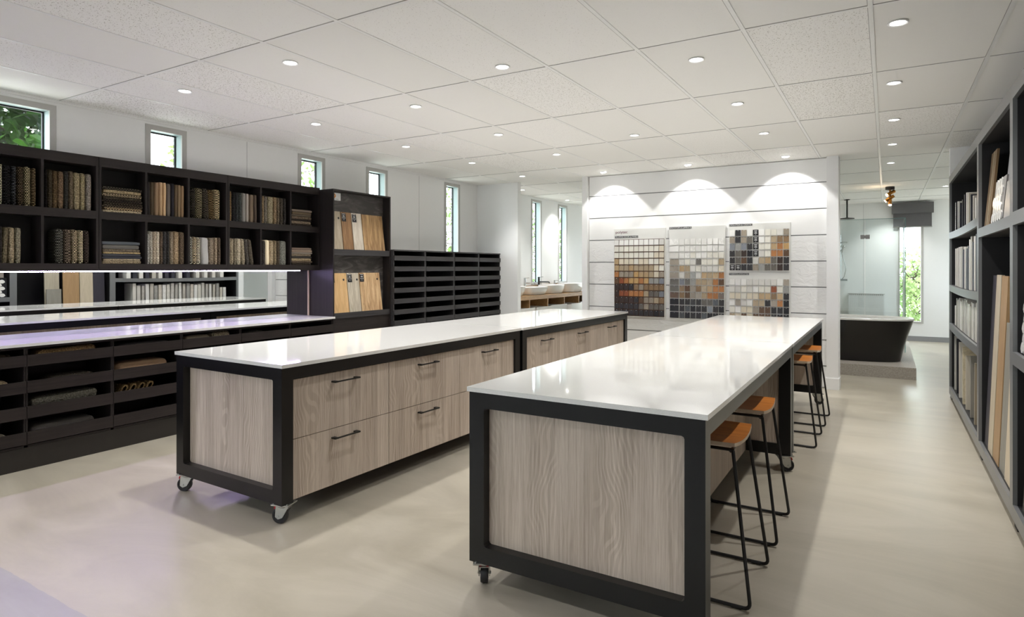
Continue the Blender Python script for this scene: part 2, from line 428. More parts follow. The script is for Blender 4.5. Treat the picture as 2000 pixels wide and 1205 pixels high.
# ceiling grid
b = newbm()
ys = [2.3254 + 1.2275 * k for k in range(-5, 10)]; xs = [-5.469 + 0.6 * j for j in range(1, 14)]
for x in xs: box(b, x - .011, x + .011, YF, YE, CEIL - .004, CEIL + .001)
for y in ys: box(b, XL, 2.4, y - .009, y + .009, CEIL - .0035, CEIL + .001)
struct('trim_1', b, M['tbar'], 'white grid bars between the ceiling tiles')
b = newbm()
for y in ys: box(b, XL, 2.4, y - .0125, y - .009, CEIL - .003, CEIL + .001)
for x in xs: box(b, x - .014, x - .011, YF, YE, CEIL - .003, CEIL + .001)
struct('trim_2', b, M['tgap'], 'thin grey strips painted as shadow gaps beside the ceiling grid bars')  # solid strips whose grey stands in for shade beside the bars
b = newbm(); box(b, XL, XL + .010, YF, YB - .06, CEIL - .022, CEIL); box(b, XL, XL + .022, YF, YB - .06, CEIL - .005, CEIL)
struct('trim_3', b, M['tbar'], 'ceiling edge trim along the left wall')

# left wall with slot windows
wins = [(1.30, 2.30), (2.975, 3.345), (4.605, 4.985), (5.645, 6.025), (7.225, 7.605), (9.80, 10.19), (10.88, 11.27)]
WSS = [2.0, 2.0, 2.0, 1.75, 1.10, 1.10, 1.10]
def wall_cut(bm, x0, x1, ya, yb, holes, z0, z1, zt, axis='x'):
    """wall slab between ya and yb with holes (a, b) from z0 to z1"""
    def B(a, c, za, zc):
        if axis == 'x': box(bm, x0, x1, a, c, za, zc)
        else: box(bm, a, c, x0, x1, za, zc)
    y = ya
    for n_, (a, c) in enumerate(holes):
        B(y, a, 0, zt); B(a, c, 0, z0[n_] if isinstance(z0, list) else z0); B(a, c, z1, zt); y = c
    B(y, yb, 0, zt)
WS, WT = 1.10, 2.655
b = newbm(); wall_cut(b, XL - .114, XL, YF - .1, YE, wins, WSS, WT, CEIL); struct('wall_left', b, M['wall'])
b = newbm()
for y in (3.975, 6.66, 8.9): box(b, XL, XL + .0015, y - .002, y + .002, 0, CEIL - .03)
struct('trim_4', b, M['seam'], 'fine vertical panel joints in the left wall')
for i, (a, c) in enumerate(wins):
    WS = WSS[i]
    w = newbm(); t_ = .045
    for (p, q, r_, s_) in ((a, a + t_, WS, WT), (c - t_, c, WS, WT), (a + t_, c - t_, WT - t_, WT), (a + t_, c - t_, WS, WS + t_)):
        box(w, XL - .01, XL + .008, p, q, r_, s_)
    fo = struct('window_%d' % (i + 1), w, M['win_trim'])
    r2 = newbm(); e = .043
    for (p, q, r_, s_) in ((a, a + e, WS, WT), (c - e, c, WS, WT), (a + e, c - e, WT - e, WT), (a + e, c - e, WS, WS + e)):
        box(r2, XL - .092, XL - .01, p, q, r_, s_)
    struct('window_reveal', r2, M['reveal'], parent=fo)
    k = newbm(); e2 = .054
    for (p, q, r_, s_) in ((a, a + e2, WS, WT), (c - e2, c, WS, WT), (a + e2, c - e2, WT - e2, WT), (a + e2, c - e2, WS, WS + e2)):
        box(k, XL - .112, XL - .092, p, q, r_, s_)
    struct('window_frame', k, M['black'], parent=fo)
    g = newbm(); box(g, XL - .105, XL - .099, a + .05, c - .05, WS + .05, WT - .05); struct('window_pane', g, M['glass'], parent=fo)

# walls: behind the camera with unseen glazing added for daylight, right, nibs, end wall
fw = [(-5.3, -3.5), (-3.3, -1.6)]
b = newbm(); wall_cut(b, YF - .15, YF, XL - .2, 2.5, fw, 1.45, 2.62, CEIL, 'y'); struct('wall_front', b, M['wall'])
for i, (a, c) in enumerate(fw):
    w = newbm()
    for p, q, r_, s_ in ((a, a + .05, 1.45, 2.62), (c - .05, c, 1.45, 2.62), (a, c, 2.57, 2.62), (a, c, 1.45, 1.50), ((a + c) / 2 - .025, (a + c) / 2 + .025, 1.5, 2.57)):
        box(w, p, q, YF - .1, YF - .04, r_, s_)
    fo = struct('window_%d' % (i + 8), w, M['black'])  # unseen window, added so daylight fills the room from behind
    g = newbm(); box(g, a + .05, c - .05, YF - .073, YF - .067, 1.49, 2.58); struct('window_pane', g, M['glass'], parent=fo)
b = newbm(); box(b, XR, XR + .12, YF, 8.16, 0, CEIL); struct('wall_right', b, M['wall'])
b = newbm(); box(b, .585, 2.5, 8.16, 8.28, 0, CEIL); struct('wall_right_return', b, M['wall'])
b = newbm(); wall_cut(b, 2.4, 2.52, 8.28, YE, [(12.5, 13.9)], .9, 2.45, CEIL); struct('wall_bathroom_right', b, M['wall'])
b = newbm()
for p, q, r_, s_ in ((12.5, 12.56, .9, 2.45), (13.84, 13.9, .9, 2.45), (12.56, 13.84, 2.40, 2.45), (12.56, 13.84, .9, .95)): box(b, 2.42, 2.48, p, q, r_, s_)
fo = struct('window_12', b, M['win_trim'])  # unseen window, added to bring daylight into the bathroom
g = newbm(); box(g, 2.447, 2.453, 12.53, 13.87, .92, 2.43); struct('window_pane', g, M['glass'], parent=fo)
b = newbm(); box(b, XL, -4.765, 8.08, 8.17, 0, CEIL); struct('wall_back_left', b, M['wall'])
# back wall: core, boards, end posts
b = newbm(); box(b, -3.70, -.47, YB + .036, YB + .14, 0, CEIL); struct('wall_back', b, M['wall'])
b = newbm(); box(b, -3.62, -.60, YB + .018, YB + .0235, .02, CEIL - .01); struct('trim_8', b, M['skirt'], 'grey backing sheet painted as the shade in the joints between the wall boards')  # joint shade is put into the grey of this sheet
b = newbm(); zj = [0.0, .255, .56, .866, 1.178, 1.487, 1.796, 2.106, 2.416, CEIL]
for z0, z1 in zip(zj, zj[1:]): box(b, -3.62, -.60, YB, YB + .0175, z0 + .006, z1 - .006)
bev(b, .004, 1); struct('trim_5', b, M['board'], 'wide white boards lining the back wall, the lower ones rough textured')
b = newbm()
box(b, -3.705, -3.625, YB - .06, YB + .145, 0, CEIL); box(b, -.598, -.475, YB - .075, YB + .145, 0, CEIL)
struct('trim_6', b, M['white_trim'], 'white end posts of the back wall')
b = newbm(); box(b, -.61, -.466, YB - .085, YB + .155, 0, .13); bev(b, .004, 1); struct('baseboard_back', b, M['white_trim'])
# end wall with the bathroom window
b = newbm(); wall_cut(b, YE, YE + .2, XL, 2.5, [(-4.8, -3.0), (.19, .605)], .34, 2.45, CEIL, 'y'); struct('wall_end', b, M['wall'])
b = newbm(); box(b, -.40, -.396, YE - .0015, YE, 0, CEIL); struct('trim_7', b, M['seam'], 'vertical panel joint in the end wall')
b = newbm(); box(b, XL, 2.4, YE - .02, YE, 0, .095); struct('baseboard_end', b, M['skirt'])
b = newbm(); a, c = .19, .605
for p, q, r_, s_ in ((a + .001, a + .03, .341, 2.449), (c - .04, c - .001, .341, 2.449), (a + .03, c - .04, 2.40, 2.449), (a + .03, c - .04, .341, .375)): box(b, p, q, YE - .01, YE + .12, r_, s_)
fo = struct('window_10', b, M['win_trim'])
g = newbm(); box(g, a + .02, c - .03, YE + .10, YE + .106, .36, 2.43); struct('window_pane', g, M['glass'], parent=fo)

b = newbm()
for p, q, r_, s_ in ((-4.8, -4.74, .34, 2.45), (-3.06, -3.0, .34, 2.45), (-4.74, -3.06, 2.40, 2.45), (-4.74, -3.06, .34, .39)): box(b, p, q, YE + .02, YE + .10, r_, s_)
fo = struct('window_11', b, M['win_trim'])  # hidden window, added to brighten the basin area
g = newbm(); box(g, -4.77, -3.03, YE + .05, YE + .056, .36, 2.43); struct('window_pane', g, M['glass'], parent=fo)

# ------------------------------------------------------------------ outdoors
b = newbm(); box(b, -60, -5.9, -40, 60, -.6, -.5); box(b, 2.7, 40, -40, 60, -.6, -.5); box(b, -5.9, 2.7, YE + .4, 60, -.6, -.5); box(b, -5.9, 2.7, -40, YF - .4, -.6, -.5)
struct('ground', b, flat('pale_paving', rgb(190, 186, 176), 0.9), 'pale paving outside the windows')
def leaf_mat(name, c1, c2):
    t = NT(name); v = t.coords(); f = t.noise(v, 3, 4)
    t.base(t.ramp(f, [(0.35, c1), (0.65, c2)]), 0.45)
    t.b.inputs['Transmission Weight'].default_value = 0.0
    tl = t.n.new('ShaderNodeBsdfTranslucent'); tl.inputs[0].default_value = c2
    mx = t.n.new('ShaderNodeMixShader'); mx.inputs[0].default_value = 0.42
    t.l(t.b.outputs[0], mx.inputs[1]); t.l(tl.outputs[0], mx.inputs[2]); t.l(mx.outputs[0], t.out.inputs[0]); return t.m
def tree(name, loc, rad, zc, n, size, mats, label, seed, trunk_r=.08):
    rnd = random.Random(seed); t = empty(name, (loc[0], loc[1], -.5), label, 'tree')
    tb = newbm(); tube(tb, [(0, 0, 0), (.1, .05, zc * .5), (0, 0, zc + .5)], [trunk_r, trunk_r * .8, trunk_r * .5], 10); part('trunk', tb, M['bark'], t, True)
    br = newbm(); lf = newbm()
    for i in range(26):
        a = rnd.uniform(0, 2 * PI); h = rnd.uniform(-.5, .5); p0 = Vector((0, 0, zc + .5 + h * rad[2]))
        p2 = Vector((math.cos(a) * rad[0] * .9, math.sin(a) * rad[1] * .9, zc + .5 + h * rad[2] + rnd.uniform(-.4, .5)))
        tube(br, [p0, (p0 + p2) / 2 + Vector((0, 0, .12)), p2], [.018, .010, .004], 6)
    for i in range(n):
        while True:
            u = Vector((rnd.uniform(-1, 1), rnd.uniform(-1, 1), rnd.uniform(-1, 1)))
            if .1 < u.length < 1: break
        c = Vector((u.x * rad[0], u.y * rad[1], zc + .5 + u.z * rad[2]))
        if noise.noise(c * 1.6) < -.12: continue
        s = size * rnd.uniform(.6, 1.3); R = Matrix.Rotation(rnd.uniform(0, 6.3), 3, 'Z') @ Matrix.Rotation(rnd.uniform(-1.2, 1.2), 3, 'X') @ Matrix.Rotation(rnd.uniform(-.8, .8), 3, 'Y')
        pts = [(0, -.6, 0), (.42, -.15, .08), (.36, .3, .06), (0, .75, -.05), (-.36, .3, .06), (-.42, -.15, .08)]
        vs = [lf.verts.new(c + R @ (Vector(p) * s)) for p in pts]; m0 = lf.verts.new(c + R @ Vector((0, .05 * s, -.03 * s)))
        for k in range(6): lf.faces.new((vs[k], vs[(k + 1) % 6], m0))
    part('branches', br, M['bark'], t, True); part('foliage', lf, mats, t)
    return t
LEAF1 = leaf_mat('deep_green_leaves', rgb(16, 38, 10), rgb(46, 84, 18))
LEAF2 = leaf_mat('light_green_leaves', rgb(110, 140, 90), rgb(176, 192, 136))
LEAF3 = leaf_mat('mid_green_leaves', rgb(62, 92, 40), rgb(112, 136, 72))
tree('leafy_tree', (-8.2, 2.35), (1.0, 1.15, 1.5), 3.1, 7000, .12, LEAF1, 'dense leafy green tree close outside the large left window', 1)
tree('leafy_tree', (-11.5, 8.8), (1.3, 2.6, 1.5), 3.0, 1900, .10, LEAF3, 'pale sunlit tree seen through the middle slot windows', 2)
tree('leafy_tree', (-10.5, 15.2), (1.3, 2.6, 1.6), 2.3, 2600, .10, LEAF3, 'pale sunlit tree seen through the tall slot window by the dividing wall', 3)
tree('leafy_tree', (-11.0, 21.2), (1.4, 2.6, 1.9), 2.0, 3400, .10, LEAF3, 'pale sunlit tree seen through the slot windows behind the basins', 4)
tree('leafy_shrub', (.55, 16.3), (.62, .6, 1.15), .75, 3600, .075, LEAF2, 'green shrub growing outside the bathroom window', 5, .03)

# ------------------------------------------------------------------ downlights
LX = [-4.39, -3.22, -2.11, -1.01, .05]
plain = []
for x in LX:
    for y in (.2,): plain.append((x, y))
plain += [(-4.397, 2.663), (-3.221, 2.639), (-2.118, 3.396), (-1.013, 3.90), (.051, 3.863), (-4.391, 3.877), (-3.229, 3.868),
          (-3.221, 5.093), (-4.38, 5.087), (-4.363, 6.293), (-4.387, 7.562), (-3.217, 6.323), (-2.105, 5.805), (-1.008, 5.115), (.044, 5.103),
          (.054, 6.365), (.051, 7.613), (.044, 8.947), (-1.009, 6.358), (-5.157, 8.89), (-5.199, 10.67), (.042, 13.8), (.793, 11.916)]
wash = [(-3.252, 7.78), (-2.123, 7.78), (-1.0, 7.78)]
TILT = {(-4.397, 2.663), (-4.391, 3.877)}
def where(x, y):
    cols = {-4.4: 'above the left shelving', -3.2: 'above the drawer bench', -2.1: 'between the two benches', -1.0: 'above the seating bench', .05: 'above the right aisle'}
    k = min(cols, key=lambda c: abs(c - x)); return cols[k]
cnt = {}
lab = {}
vis = [p for p in plain if p[1] > 2.0 and p[1] < 8.3]
for x, y in vis: lab.setdefault(where(x, y), []).append((y, x))
for k in lab: lab[k].sort()
ring_bm = newbm(); lathe(ring_bm, [(.036, 0), (.048, -.002), (.050, -.006), (.046, -.009), (.038, -.006), (.036, 0)], 28)
ring_me = mesh('bezel', ring_bm, M['white_trim'], True)
dif_bm = newbm(); lathe(dif_bm, [(.0365, 0), (.0365, -.0035), (.030, -.005), (.001, -.0055)], 24); dif_me = mesh('diffuser', dif_bm, M['lamp'], True)
def downlight(x, y, label, group, tilt=0, power=P_DOWN, size=112, blend=1.0):
    t = empty('downlight', (x, y, CEIL), label, 'downlight', group)
    for nm, me in (('bezel', ring_me), ('diffuser', dif_me)):
        o = bpy.data.objects.new(nm, me); COL.objects.link(o); o.parent = t
        if tilt and nm == 'diffuser': o.rotation_euler = (tilt, 0, 0); o.location = (0, 0, -.012)
    ld = bpy.data.lights.new('downlight_beam', 'SPOT'); ld.energy = power; ld.color = (1, .985, .955)
    ld.spot_size = math.radians(size); ld.spot_blend = blend; ld.shadow_soft_size = .028
    lo = bpy.data.objects.new('downlight_beam', ld); COL.objects.link(lo); lo.parent = t; lo.location = (0, .02 if tilt else 0, -.035); lo.rotation_euler = (tilt, 0, 0)
    return t
for x, y in plain:
    if (x, y) in vis:
        k = where(x, y); i = [q for q in lab[k]].index((y, x)); n_ = len(lab[k])
        L = 'round white recessed downlight %s, %s from the camera of that row' % (k, ORD[i])
    elif y < 2: L = 'recessed downlight just over or behind the camera, %s' % where(x, y)
    elif y > 8.3:
        L = {8.947: 'round downlight over the walkway just past the back wall', 8.89: 'round downlight over the basins, nearer one', 10.67: 'round downlight over the basins, farther one',
             13.8: 'round downlight next to the grey window blind', 11.916: 'round downlight above the end of the right shelving, past its wall'}[y]
    g = 'recessed downlights in the ceiling'
    downlight(x, y, L, g)
for (x, y), L in zip(wash, ('left', 'middle', 'right')):
    downlight(x, y, 'tilted recessed downlight washing the %s of the sample wall' % L, 'wall washing downlights', math.radians(24), P_WASH, 92, .12)

# ------------------------------------------------------------------ benches
BL, BW, TB = 2.449, 1.02, .075
def bench(name, label, cat, group):
    r = empty(name, (0, 0, 0), label, cat, group)
    hy, hx = BL / 2, BW / 2; z0, z1 = .115, .86
    b = newbm()
    for sx in (-1, 1):
        for sy in (-1, 1):
            box(b, min(sx * hx, sx * (hx - TB)), max(sx * hx, sx * (hx - TB)), min(sy * hy, sy * (hy - TB)), max(sy * hy, sy * (hy - TB)), z0, z1)
    for sy in (-1, 1):
        ya, yb_ = sorted((sy * hy, sy * (hy - TB)))
        box(b, -hx + TB, hx - TB, ya, yb_, z1 - .068, z1); box(b, -hx + TB, hx - TB, ya, yb_, z0, z0 + .075)
        # small fillets in the inner corners
        for sx in (-1, 1):
            for zz, up in ((z1 - .068, -1), (z0 + .075, 1)):
                x_ = sx * (hx - TB); f = .012
                prism(b, [(x_, zz), (x_ - sx * f, zz), (x_ - sx * f * .3, zz + up * f * .3), (x_, zz + up * f)], ya + .001, yb_ - .001, 'y')
    for sx in (-1, 1):
        xa, xb = sorted((sx * hx, sx * (hx - TB))); box(b, xa, xb, -hy + TB, hy - TB, z1 - .068, z1)
    bev(b, .0035, 2); part('frame', b, M['steel'], r)
    b = newbm(); box(b, -.52, .52, -hy - .006, hy + .006, .86, .88); bev(b, .0025, 2); part('worktop', b, M['stone'], r)
    # carcass behind the drawers
    b = newbm(); box(b, -.20, .47, -hy + TB + .002, hy - TB - .002, .122, .785); part('carcass', b, M['dark_in'], r)
    b = newbm(); box(b, -.218, -.201, -hy + TB, hy - TB, .118, .79); part('back_panel', b, M['oak'], r)
    for sy in (-1, 1):
        ya, yb_ = sorted((sy * (hy - .045), sy * (hy - .063))); b = newbm(); box(b, -hx + TB - .004, hx - TB + .004, ya, yb_, .185, .794); part('end_panel', b, M['oak'], r)
    ys_ = [-hy + TB, -hy + TB + (BL - 2 * TB) / 3, -hy + TB + (BL - 2 * TB) * 2 / 3, hy - TB]
    for i in range(3):
        for z_0, z_1 in ((.122, .453), (.457, .785)):
            b = newbm(); box(b, .472, .492, ys_[i] + .002, ys_[i + 1] - .002, z_0, z_1); bev(b, .0012, 1)
            d = part('drawer', b, M['oak'], r)
            yc = (ys_[i] + ys_[i + 1]) / 2; zc = z_1 - .052
            h = newbm(); box(h, .519, .528, yc - .1, yc + .1, zc - .004, zc + .004)
            for s_ in (-1, 1):
                box(h, .4915, .528, yc + s_ * .1 - (.026 if s_ > 0 else 0), yc + s_ * .1 + (.026 if s_ < 0 else 0), zc - .0045, zc + .0045)
            bev(h, .001, 1); part('handle', h, M['black'], d, label='black bar handle')
    for sx in (-1, 1):
        for sy in (-1, 1):
            cx, cy = sx * (hx - .045), sy * (hy - .05); a = {(-1, -1): .5, (1, -1): .35, (-1, 1): 2.2, (1, 1): 2.1}[(sx, sy)]
            R = Matrix.Translation((cx, cy, 0)) @ Matrix.Rotation(a, 4, 'Z')
            c = newbm()
            for v in box(c, -.052, .052, -.046, .046, .108, .1145): pass
            lathe(c, [(.030, .092), (.034, .098), (.034, .108)], 18)
            for s_ in (-1, 1):
                prism(c, [(-.036, .098), (.040, .098), (.030, .082), (.004, .038), (-.022, .028), (-.040, .040)], s_ * .0235 - .0015, s_ * .0235 + .0015, 'y')
            box(c, -.036, .036, -.024, .024, .090, .0935)
            lathe(c, [(.007, -.030), (.007, .030)], 10, (-.022, 0, .044), 'y')
            for qx in (-1, 1):
                for qy in (-1, 1): lathe(c, [(.005, .1145), (.005, .119)], 6, (qx * .041, qy * .036, 0))
            c.transform(R); bev_o = part('caster', c, M['zinc'], r)
            w = newbm(); lathe(w, [(.018, -.012), (.030, -.013), (.033, -.017), (.041, -.0165), (.0435, -.009), (.0435, .009), (.041, .0165), (.033, .017), (.030, .013), (.018, .012)], 32, (-.022, 0, .044), 'y')
            w.transform(R); part('wheel', w, M['rubber'], bev_o, True, 'black rubber wheel')
            p = newbm(); prism(p, [(-.03, .101), (-.050, .100), (-.056, .080), (-.049, .077), (-.044, .092), (-.03, .096)], -.011, .011, 'y')
            box(p, .0, .03, -.021, .021, .0937, .0965)
            p.transform(R); part('brake_pedal', p, M['red'], bev_o, False, 'red brake pedal')
    return r
GB = 'wheeled display benches'
bn = bench('wheeled_bench', '', 'bench', GB)
def place(o, x, y, rz, label): o.location = (x, y, 0); o.rotation_euler = (0, 0, rz); o['label'] = label
a1 = math.radians(-1.3); a2 = math.radians(.25)
place(bn, -3.275, 3.467, a1, 'left wheeled bench with grey oak drawers and white top, nearer module')
o = copy_tree(bn); place(o, -3.215, 5.938, math.radians(-1.0), 'left wheeled bench with grey oak drawers, farther module by the sample wall')
o = copy_tree(bn); place(o, -1.068, 3.475, PI + a2, 'right wheeled bench with white top, nearer module with two stools')
o = copy_tree(bn); place(o, -1.078, 5.945, PI + a2, 'right wheeled bench with white top, farther module with two stools')

# ------------------------------------------------------------------ stools
def stool(label):
    r = empty('bar_stool', (0, 0, 0), label, 'stool', 'oak topped bar stools')
    b = newbm(); nx, ny = 14, 14; top, bot = {}, {}
    def P(u, v):      # u, v in -1..1
        x = u * .168 * (1 - .07 * v * v * abs(u)); y = v * .195 * (1 - .03 * u * u)
        z = .648 + .013 * v * v
        return x, y, z
    for i in range(nx + 1):
        for j in range(ny + 1):
            x, y, z = P(-1 + 2 * i / nx, -1 + 2 * j / ny); top[i, j] = b.verts.new((x, y, z + .008)); bot[i, j] = b.verts.new((x, y, z - .008))
    for i in range(nx):
        for j in range(ny):
            b.faces.new((top[i, j], top[i + 1, j], top[i + 1, j + 1], top[i, j + 1])); b.faces.new((bot[i, j], bot[i, j + 1], bot[i + 1, j + 1], bot[i + 1, j]))
    per = [(i, 0) for i in range(nx)] + [(nx, j) for j in range(ny)] + [(i, ny) for i in range(nx, 0, -1)] + [(0, j) for j in range(ny, 0, -1)]
    for k in range(len(per)):
        p, q = per[k], per[(k + 1) % len(per)]; f = b.faces.new((top[p], bot[p], bot[q], top[q])); f.material_index = 1
    bev(b, .003, 2, .9)
    part('seat', b, [M['stool_seat'], M['ply_edge']], r, True, 'curved oak veneer seat')
    f = newbm()
    tube(f, round_path([(.135, -.165, .628), (.135, .165, .628)], .02), .007)
    tube(f, [(-.135, -.165, .628), (-.135, .165, .628)], .007)
    for s_ in (-1, 1): tube(f, [(-.15, s_ * .165, .634), (.15, s_ * .165, .634)], .007)
    part('seat_frame', f, M['black'], r, True)
    for s_ in (-1, 1):
        l = newbm(); pts = round_path([(.145, s_ * .168, .632), (.225, s_ * .225, .010), (-.215, s_ * .225, .010), (-.145, s_ * .168, .632)], .028)
        tube(l, pts, .0075, 12); part('leg_loop', l, M['black'], r, True)
        for x in (-.185, .17):
            g = newbm(); tube(g, [(x - .02, s_ * .225, .0085), (x + .02, s_ * .225, .0085)], .0085, 12); part('glide', g, M['rubber'], r, True)
    fr = newbm(); k = (.632 - .26) / .622
    tube(fr, round_path([(-.145 - .07 * k, -(.168 + .057 * k), .26), (-.145 - .07 * k, .168 + .057 * k, .26)], .02), .0065); part('footrest', fr, M['black'], r, True)
    return r
st = stool('')
SP = [(-.70, 2.895, 0, 'bar stool with oak seat nearest the camera, under the right bench'),
      (-.695, 3.585, 0, 'second bar stool from the camera, before the caster of the nearer module'),
      (-.69, 5.575, 0, 'third bar stool from the camera, just beyond the bench joint'),
      (-.685, 6.345, 0, 'farthest bar stool, at the sample wall end of the right bench')]
for i, (x, y, rz, L) in enumerate(SP):
    o = st if i == 0 else copy_tree(st); o.location = (x, y, 0); o.rotation_euler = (0, 0, rz); o['label'] = L

# ------------------------------------------------------------------ left wall: base cabinets
CY = [.274, .836, 1.398, 1.96, 2.524, 3.074, 3.635, 4.194, 4.753]
LIPS = [(.720, .797), (.535, .616), (.358, .441), (.179, .263)]
def base_unit(y0, y1, label):
    r = empty('open_tray_cabinet', ((XL - 5.12) / 2, (y0 + y1) / 2, 0), label, 'cabinet', 'open tray cabinets under the white counter')
    ox, oy = -r.location.x, -r.location.y
    def B(b, *a): box(b, a[0] + ox, a[1] + ox, a[2] + oy, a[3] + oy, a[4], a[5])
    b = newbm()
    B(b, XL + .005, -5.125, y0 + .001, y0 + .012, .17, .855); B(b, XL + .005, -5.125, y1 - .012, y1 - .001, .17, .855)
    B(b, XL + .005, XL + .015, y0 + .012, y1 - .012, .17, .855); B(b, XL + .015, -5.125, y0 + .012, y1 - .012, .155, .17); B(b, XL + .015, -5.125, y0 + .012, y1 - .012, .84, .857)
    part('carcass', b, M['dark_z'], r)
    for z0, z1 in LIPS:
        b = newbm(); B(b, -5.125, -5.107, y0 + .002, y1 - .002, z0, z1); B(b, XL + .02, -5.125, y0 + .014, y1 - .014, z0, z0 + .012)
        part('tray', b, M['dark_y'], r)
    return r
names = ['behind the camera', 'behind the camera, second', 'at the left edge, mostly out of view', 'first in view at the left edge', 'second in view, with folded tan carpet on top tray', 'third in view, left of the near bench',
         'fourth in view, above the near bench end', 'fifth in view, behind the left bench', 'last before the plank display cabinet']
for i in range(len(CY) - 1):
    base_unit(CY[i], CY[i + 1], 'dark timber open tray cabinet, ' + ['behind the camera', 'just behind the camera', 'at the very left edge of view', 'with the folded tan carpet on its top tray', 'with folded beige rolls on its third tray', 'behind the near corner of the left bench', 'fifth from the left edge, below the white counter', 'last before the plank display cabinet'][i])
b = newbm(); box(b, XL + .02, -5.13, .274, 4.753, 0, .153); solo('plinth', b, M['plinth'], 'long dark plinth under the open tray cabinets', 'plinth')
b = newbm(); box(b, XL + .003, -5.085, .274, 4.755, .86, .88); bev(b, .003, 2); solo('counter_top', b, M['stone'], 'long white stone counter top under the mirror and purple light strip', 'worktop')
b = newbm(); box(b, XL + .001, XL + .008, .28, 4.735, .881, 1.385); solo('wall_mirror', b, M['mirror'], 'long mirror between the white counter and the carpet shelves', 'mirror')
b = newbm(); box(b, XL + .002, XL + .016, 4.737, 4.750, .881, 1.375); solo('mirror_edge_strip', b, M['ply_edge'], 'thin pale strip at the right end of the mirror', 'trim strip')
# upper shelf
UX, UY = -5.321, [.31, .683, 1.057, 1.43, 1.77, 2.139, 2.521, 2.889, 3.26, 3.642, 4.006, 4.366, 4.745]
UX0 = XL + .004
ush = [(.31, 1.395), (1.40, 2.519), (2.523, 3.640), (3.644, 4.752)]
names = ['behind the camera', 'the leftmost in view', 'the middle one in view', 'the rightmost, against the plank display cabinet']
for (y0, y1), nm in zip(ush, names):
    r = empty('wall_shelf', ((UX0 + UX) / 2, (y0 + y1) / 2, 1.38), 'dark timber wall shelf for carpet samples, ' + nm, 'shelf', 'carpet sample shelves above the mirror')
    def B(b, x0, x1, a0, a1, z0, z1): box(b, x0 - r.location.x, x1 - r.location.x, a0 - r.location.y, a1 - r.location.y, z0 - 1.38, z1 - 1.38)
    # deep boxes: carcass with thick front edges
    for p_, q_ in ((y0, y0 + .018), (y1 - .018, y1)):
        b = newbm(); B(b, UX0, UX, p_, q_, 1.38, 2.28); part('side_panel', b, M['dark_z'], r)
    b = newbm(); B(b, UX0, UX0 + .008, y0 + .018, y1 - .018, 1.385, 2.275); part('back_panel', b, M['dark_in'], r)
    for z0, z1 in ((1.38, 1.437), (1.79, 1.852), (2.205, 2.28)):
        b = newbm(); B(b, UX0 + .008, UX - .0005, y0 + .018, y1 - .018, z0, z1); part('board', b, M['dark_y'], r)
    dv = [y for y in UY if y0 + .1 < y < y1 - .1]
    for y in dv:
        for z0, z1 in ((1.437, 1.79), (1.852, 2.205)):
            b = newbm(); B(b, UX0 + .008, UX - .001, y - .009, y + .009, z0, z1); part('divider', b, M['dark_z'], r)
# LED strip under the shelf
b = newbm(); box(b, UX - .03, UX - .018, .4, 4.50, 1.3722, 1.3797); solo('led_strip', b, M['led'], 'glowing lavender LED strip under the carpet shelves', 'light strip')

# ------------------------------------------------------------------ tall plank display cabinet and tray racks
TY0, TY1, TX = 4.757, 5.667, -5.12
r = empty('display_cabinet', ((XL + TX) / 2, (TY0 + TY1) / 2, 0), 'tall dark display cabinet holding leaning floor planks', 'cabinet')
def B(b, x0, x1, a0, a1, z0, z1): box(b, x0 - r.location.x, x1 - r.location.x, a0 - r.location.y, a1 - r.location.y, z0, z1)
for a0, a1 in ((TY0, TY0 + .018), (TY1 - .018, TY1)):
    b = newbm(); B(b, XL + .002, TX, a0, a1, 0, 2.262); part('side_panel', b, M['dark_z'], r)
b = newbm(); B(b, XL + .002, TX, TY0 + .018, TY1 - .018, 2.246, 2.262); part('top_panel', b, M['dark_y'], r)
b = newbm(); B(b, XL + .002, XL + .27, TY0 + .018, TY1 - .018, .02, 2.246); part('back_panel', b, M['swirl'], r)
for z0, z1 in ((1.545, 1.61), (.852, .912)):
    b = newbm(); B(b, TX - .018, TX - .001, TY0 + .018, TY1 - .018, z0, z1); B(b, XL + .27, TX - .018, TY0 + .018, TY1 - .018, z0, z0 + .018); part('shelf', b, M['rack'], r)
b = newbm(); B(b, TX - .03, TX - .012, TY0 + .018, TY1 - .018, .02, .852); part('lower_panel', b, M['dark_y'], r)
b = newbm(); B(b, XL + .27, TX - .03, TY0 + .018, TY1 - .018, 0, .02); part('floor_panel', b, M['dark_y'], r)
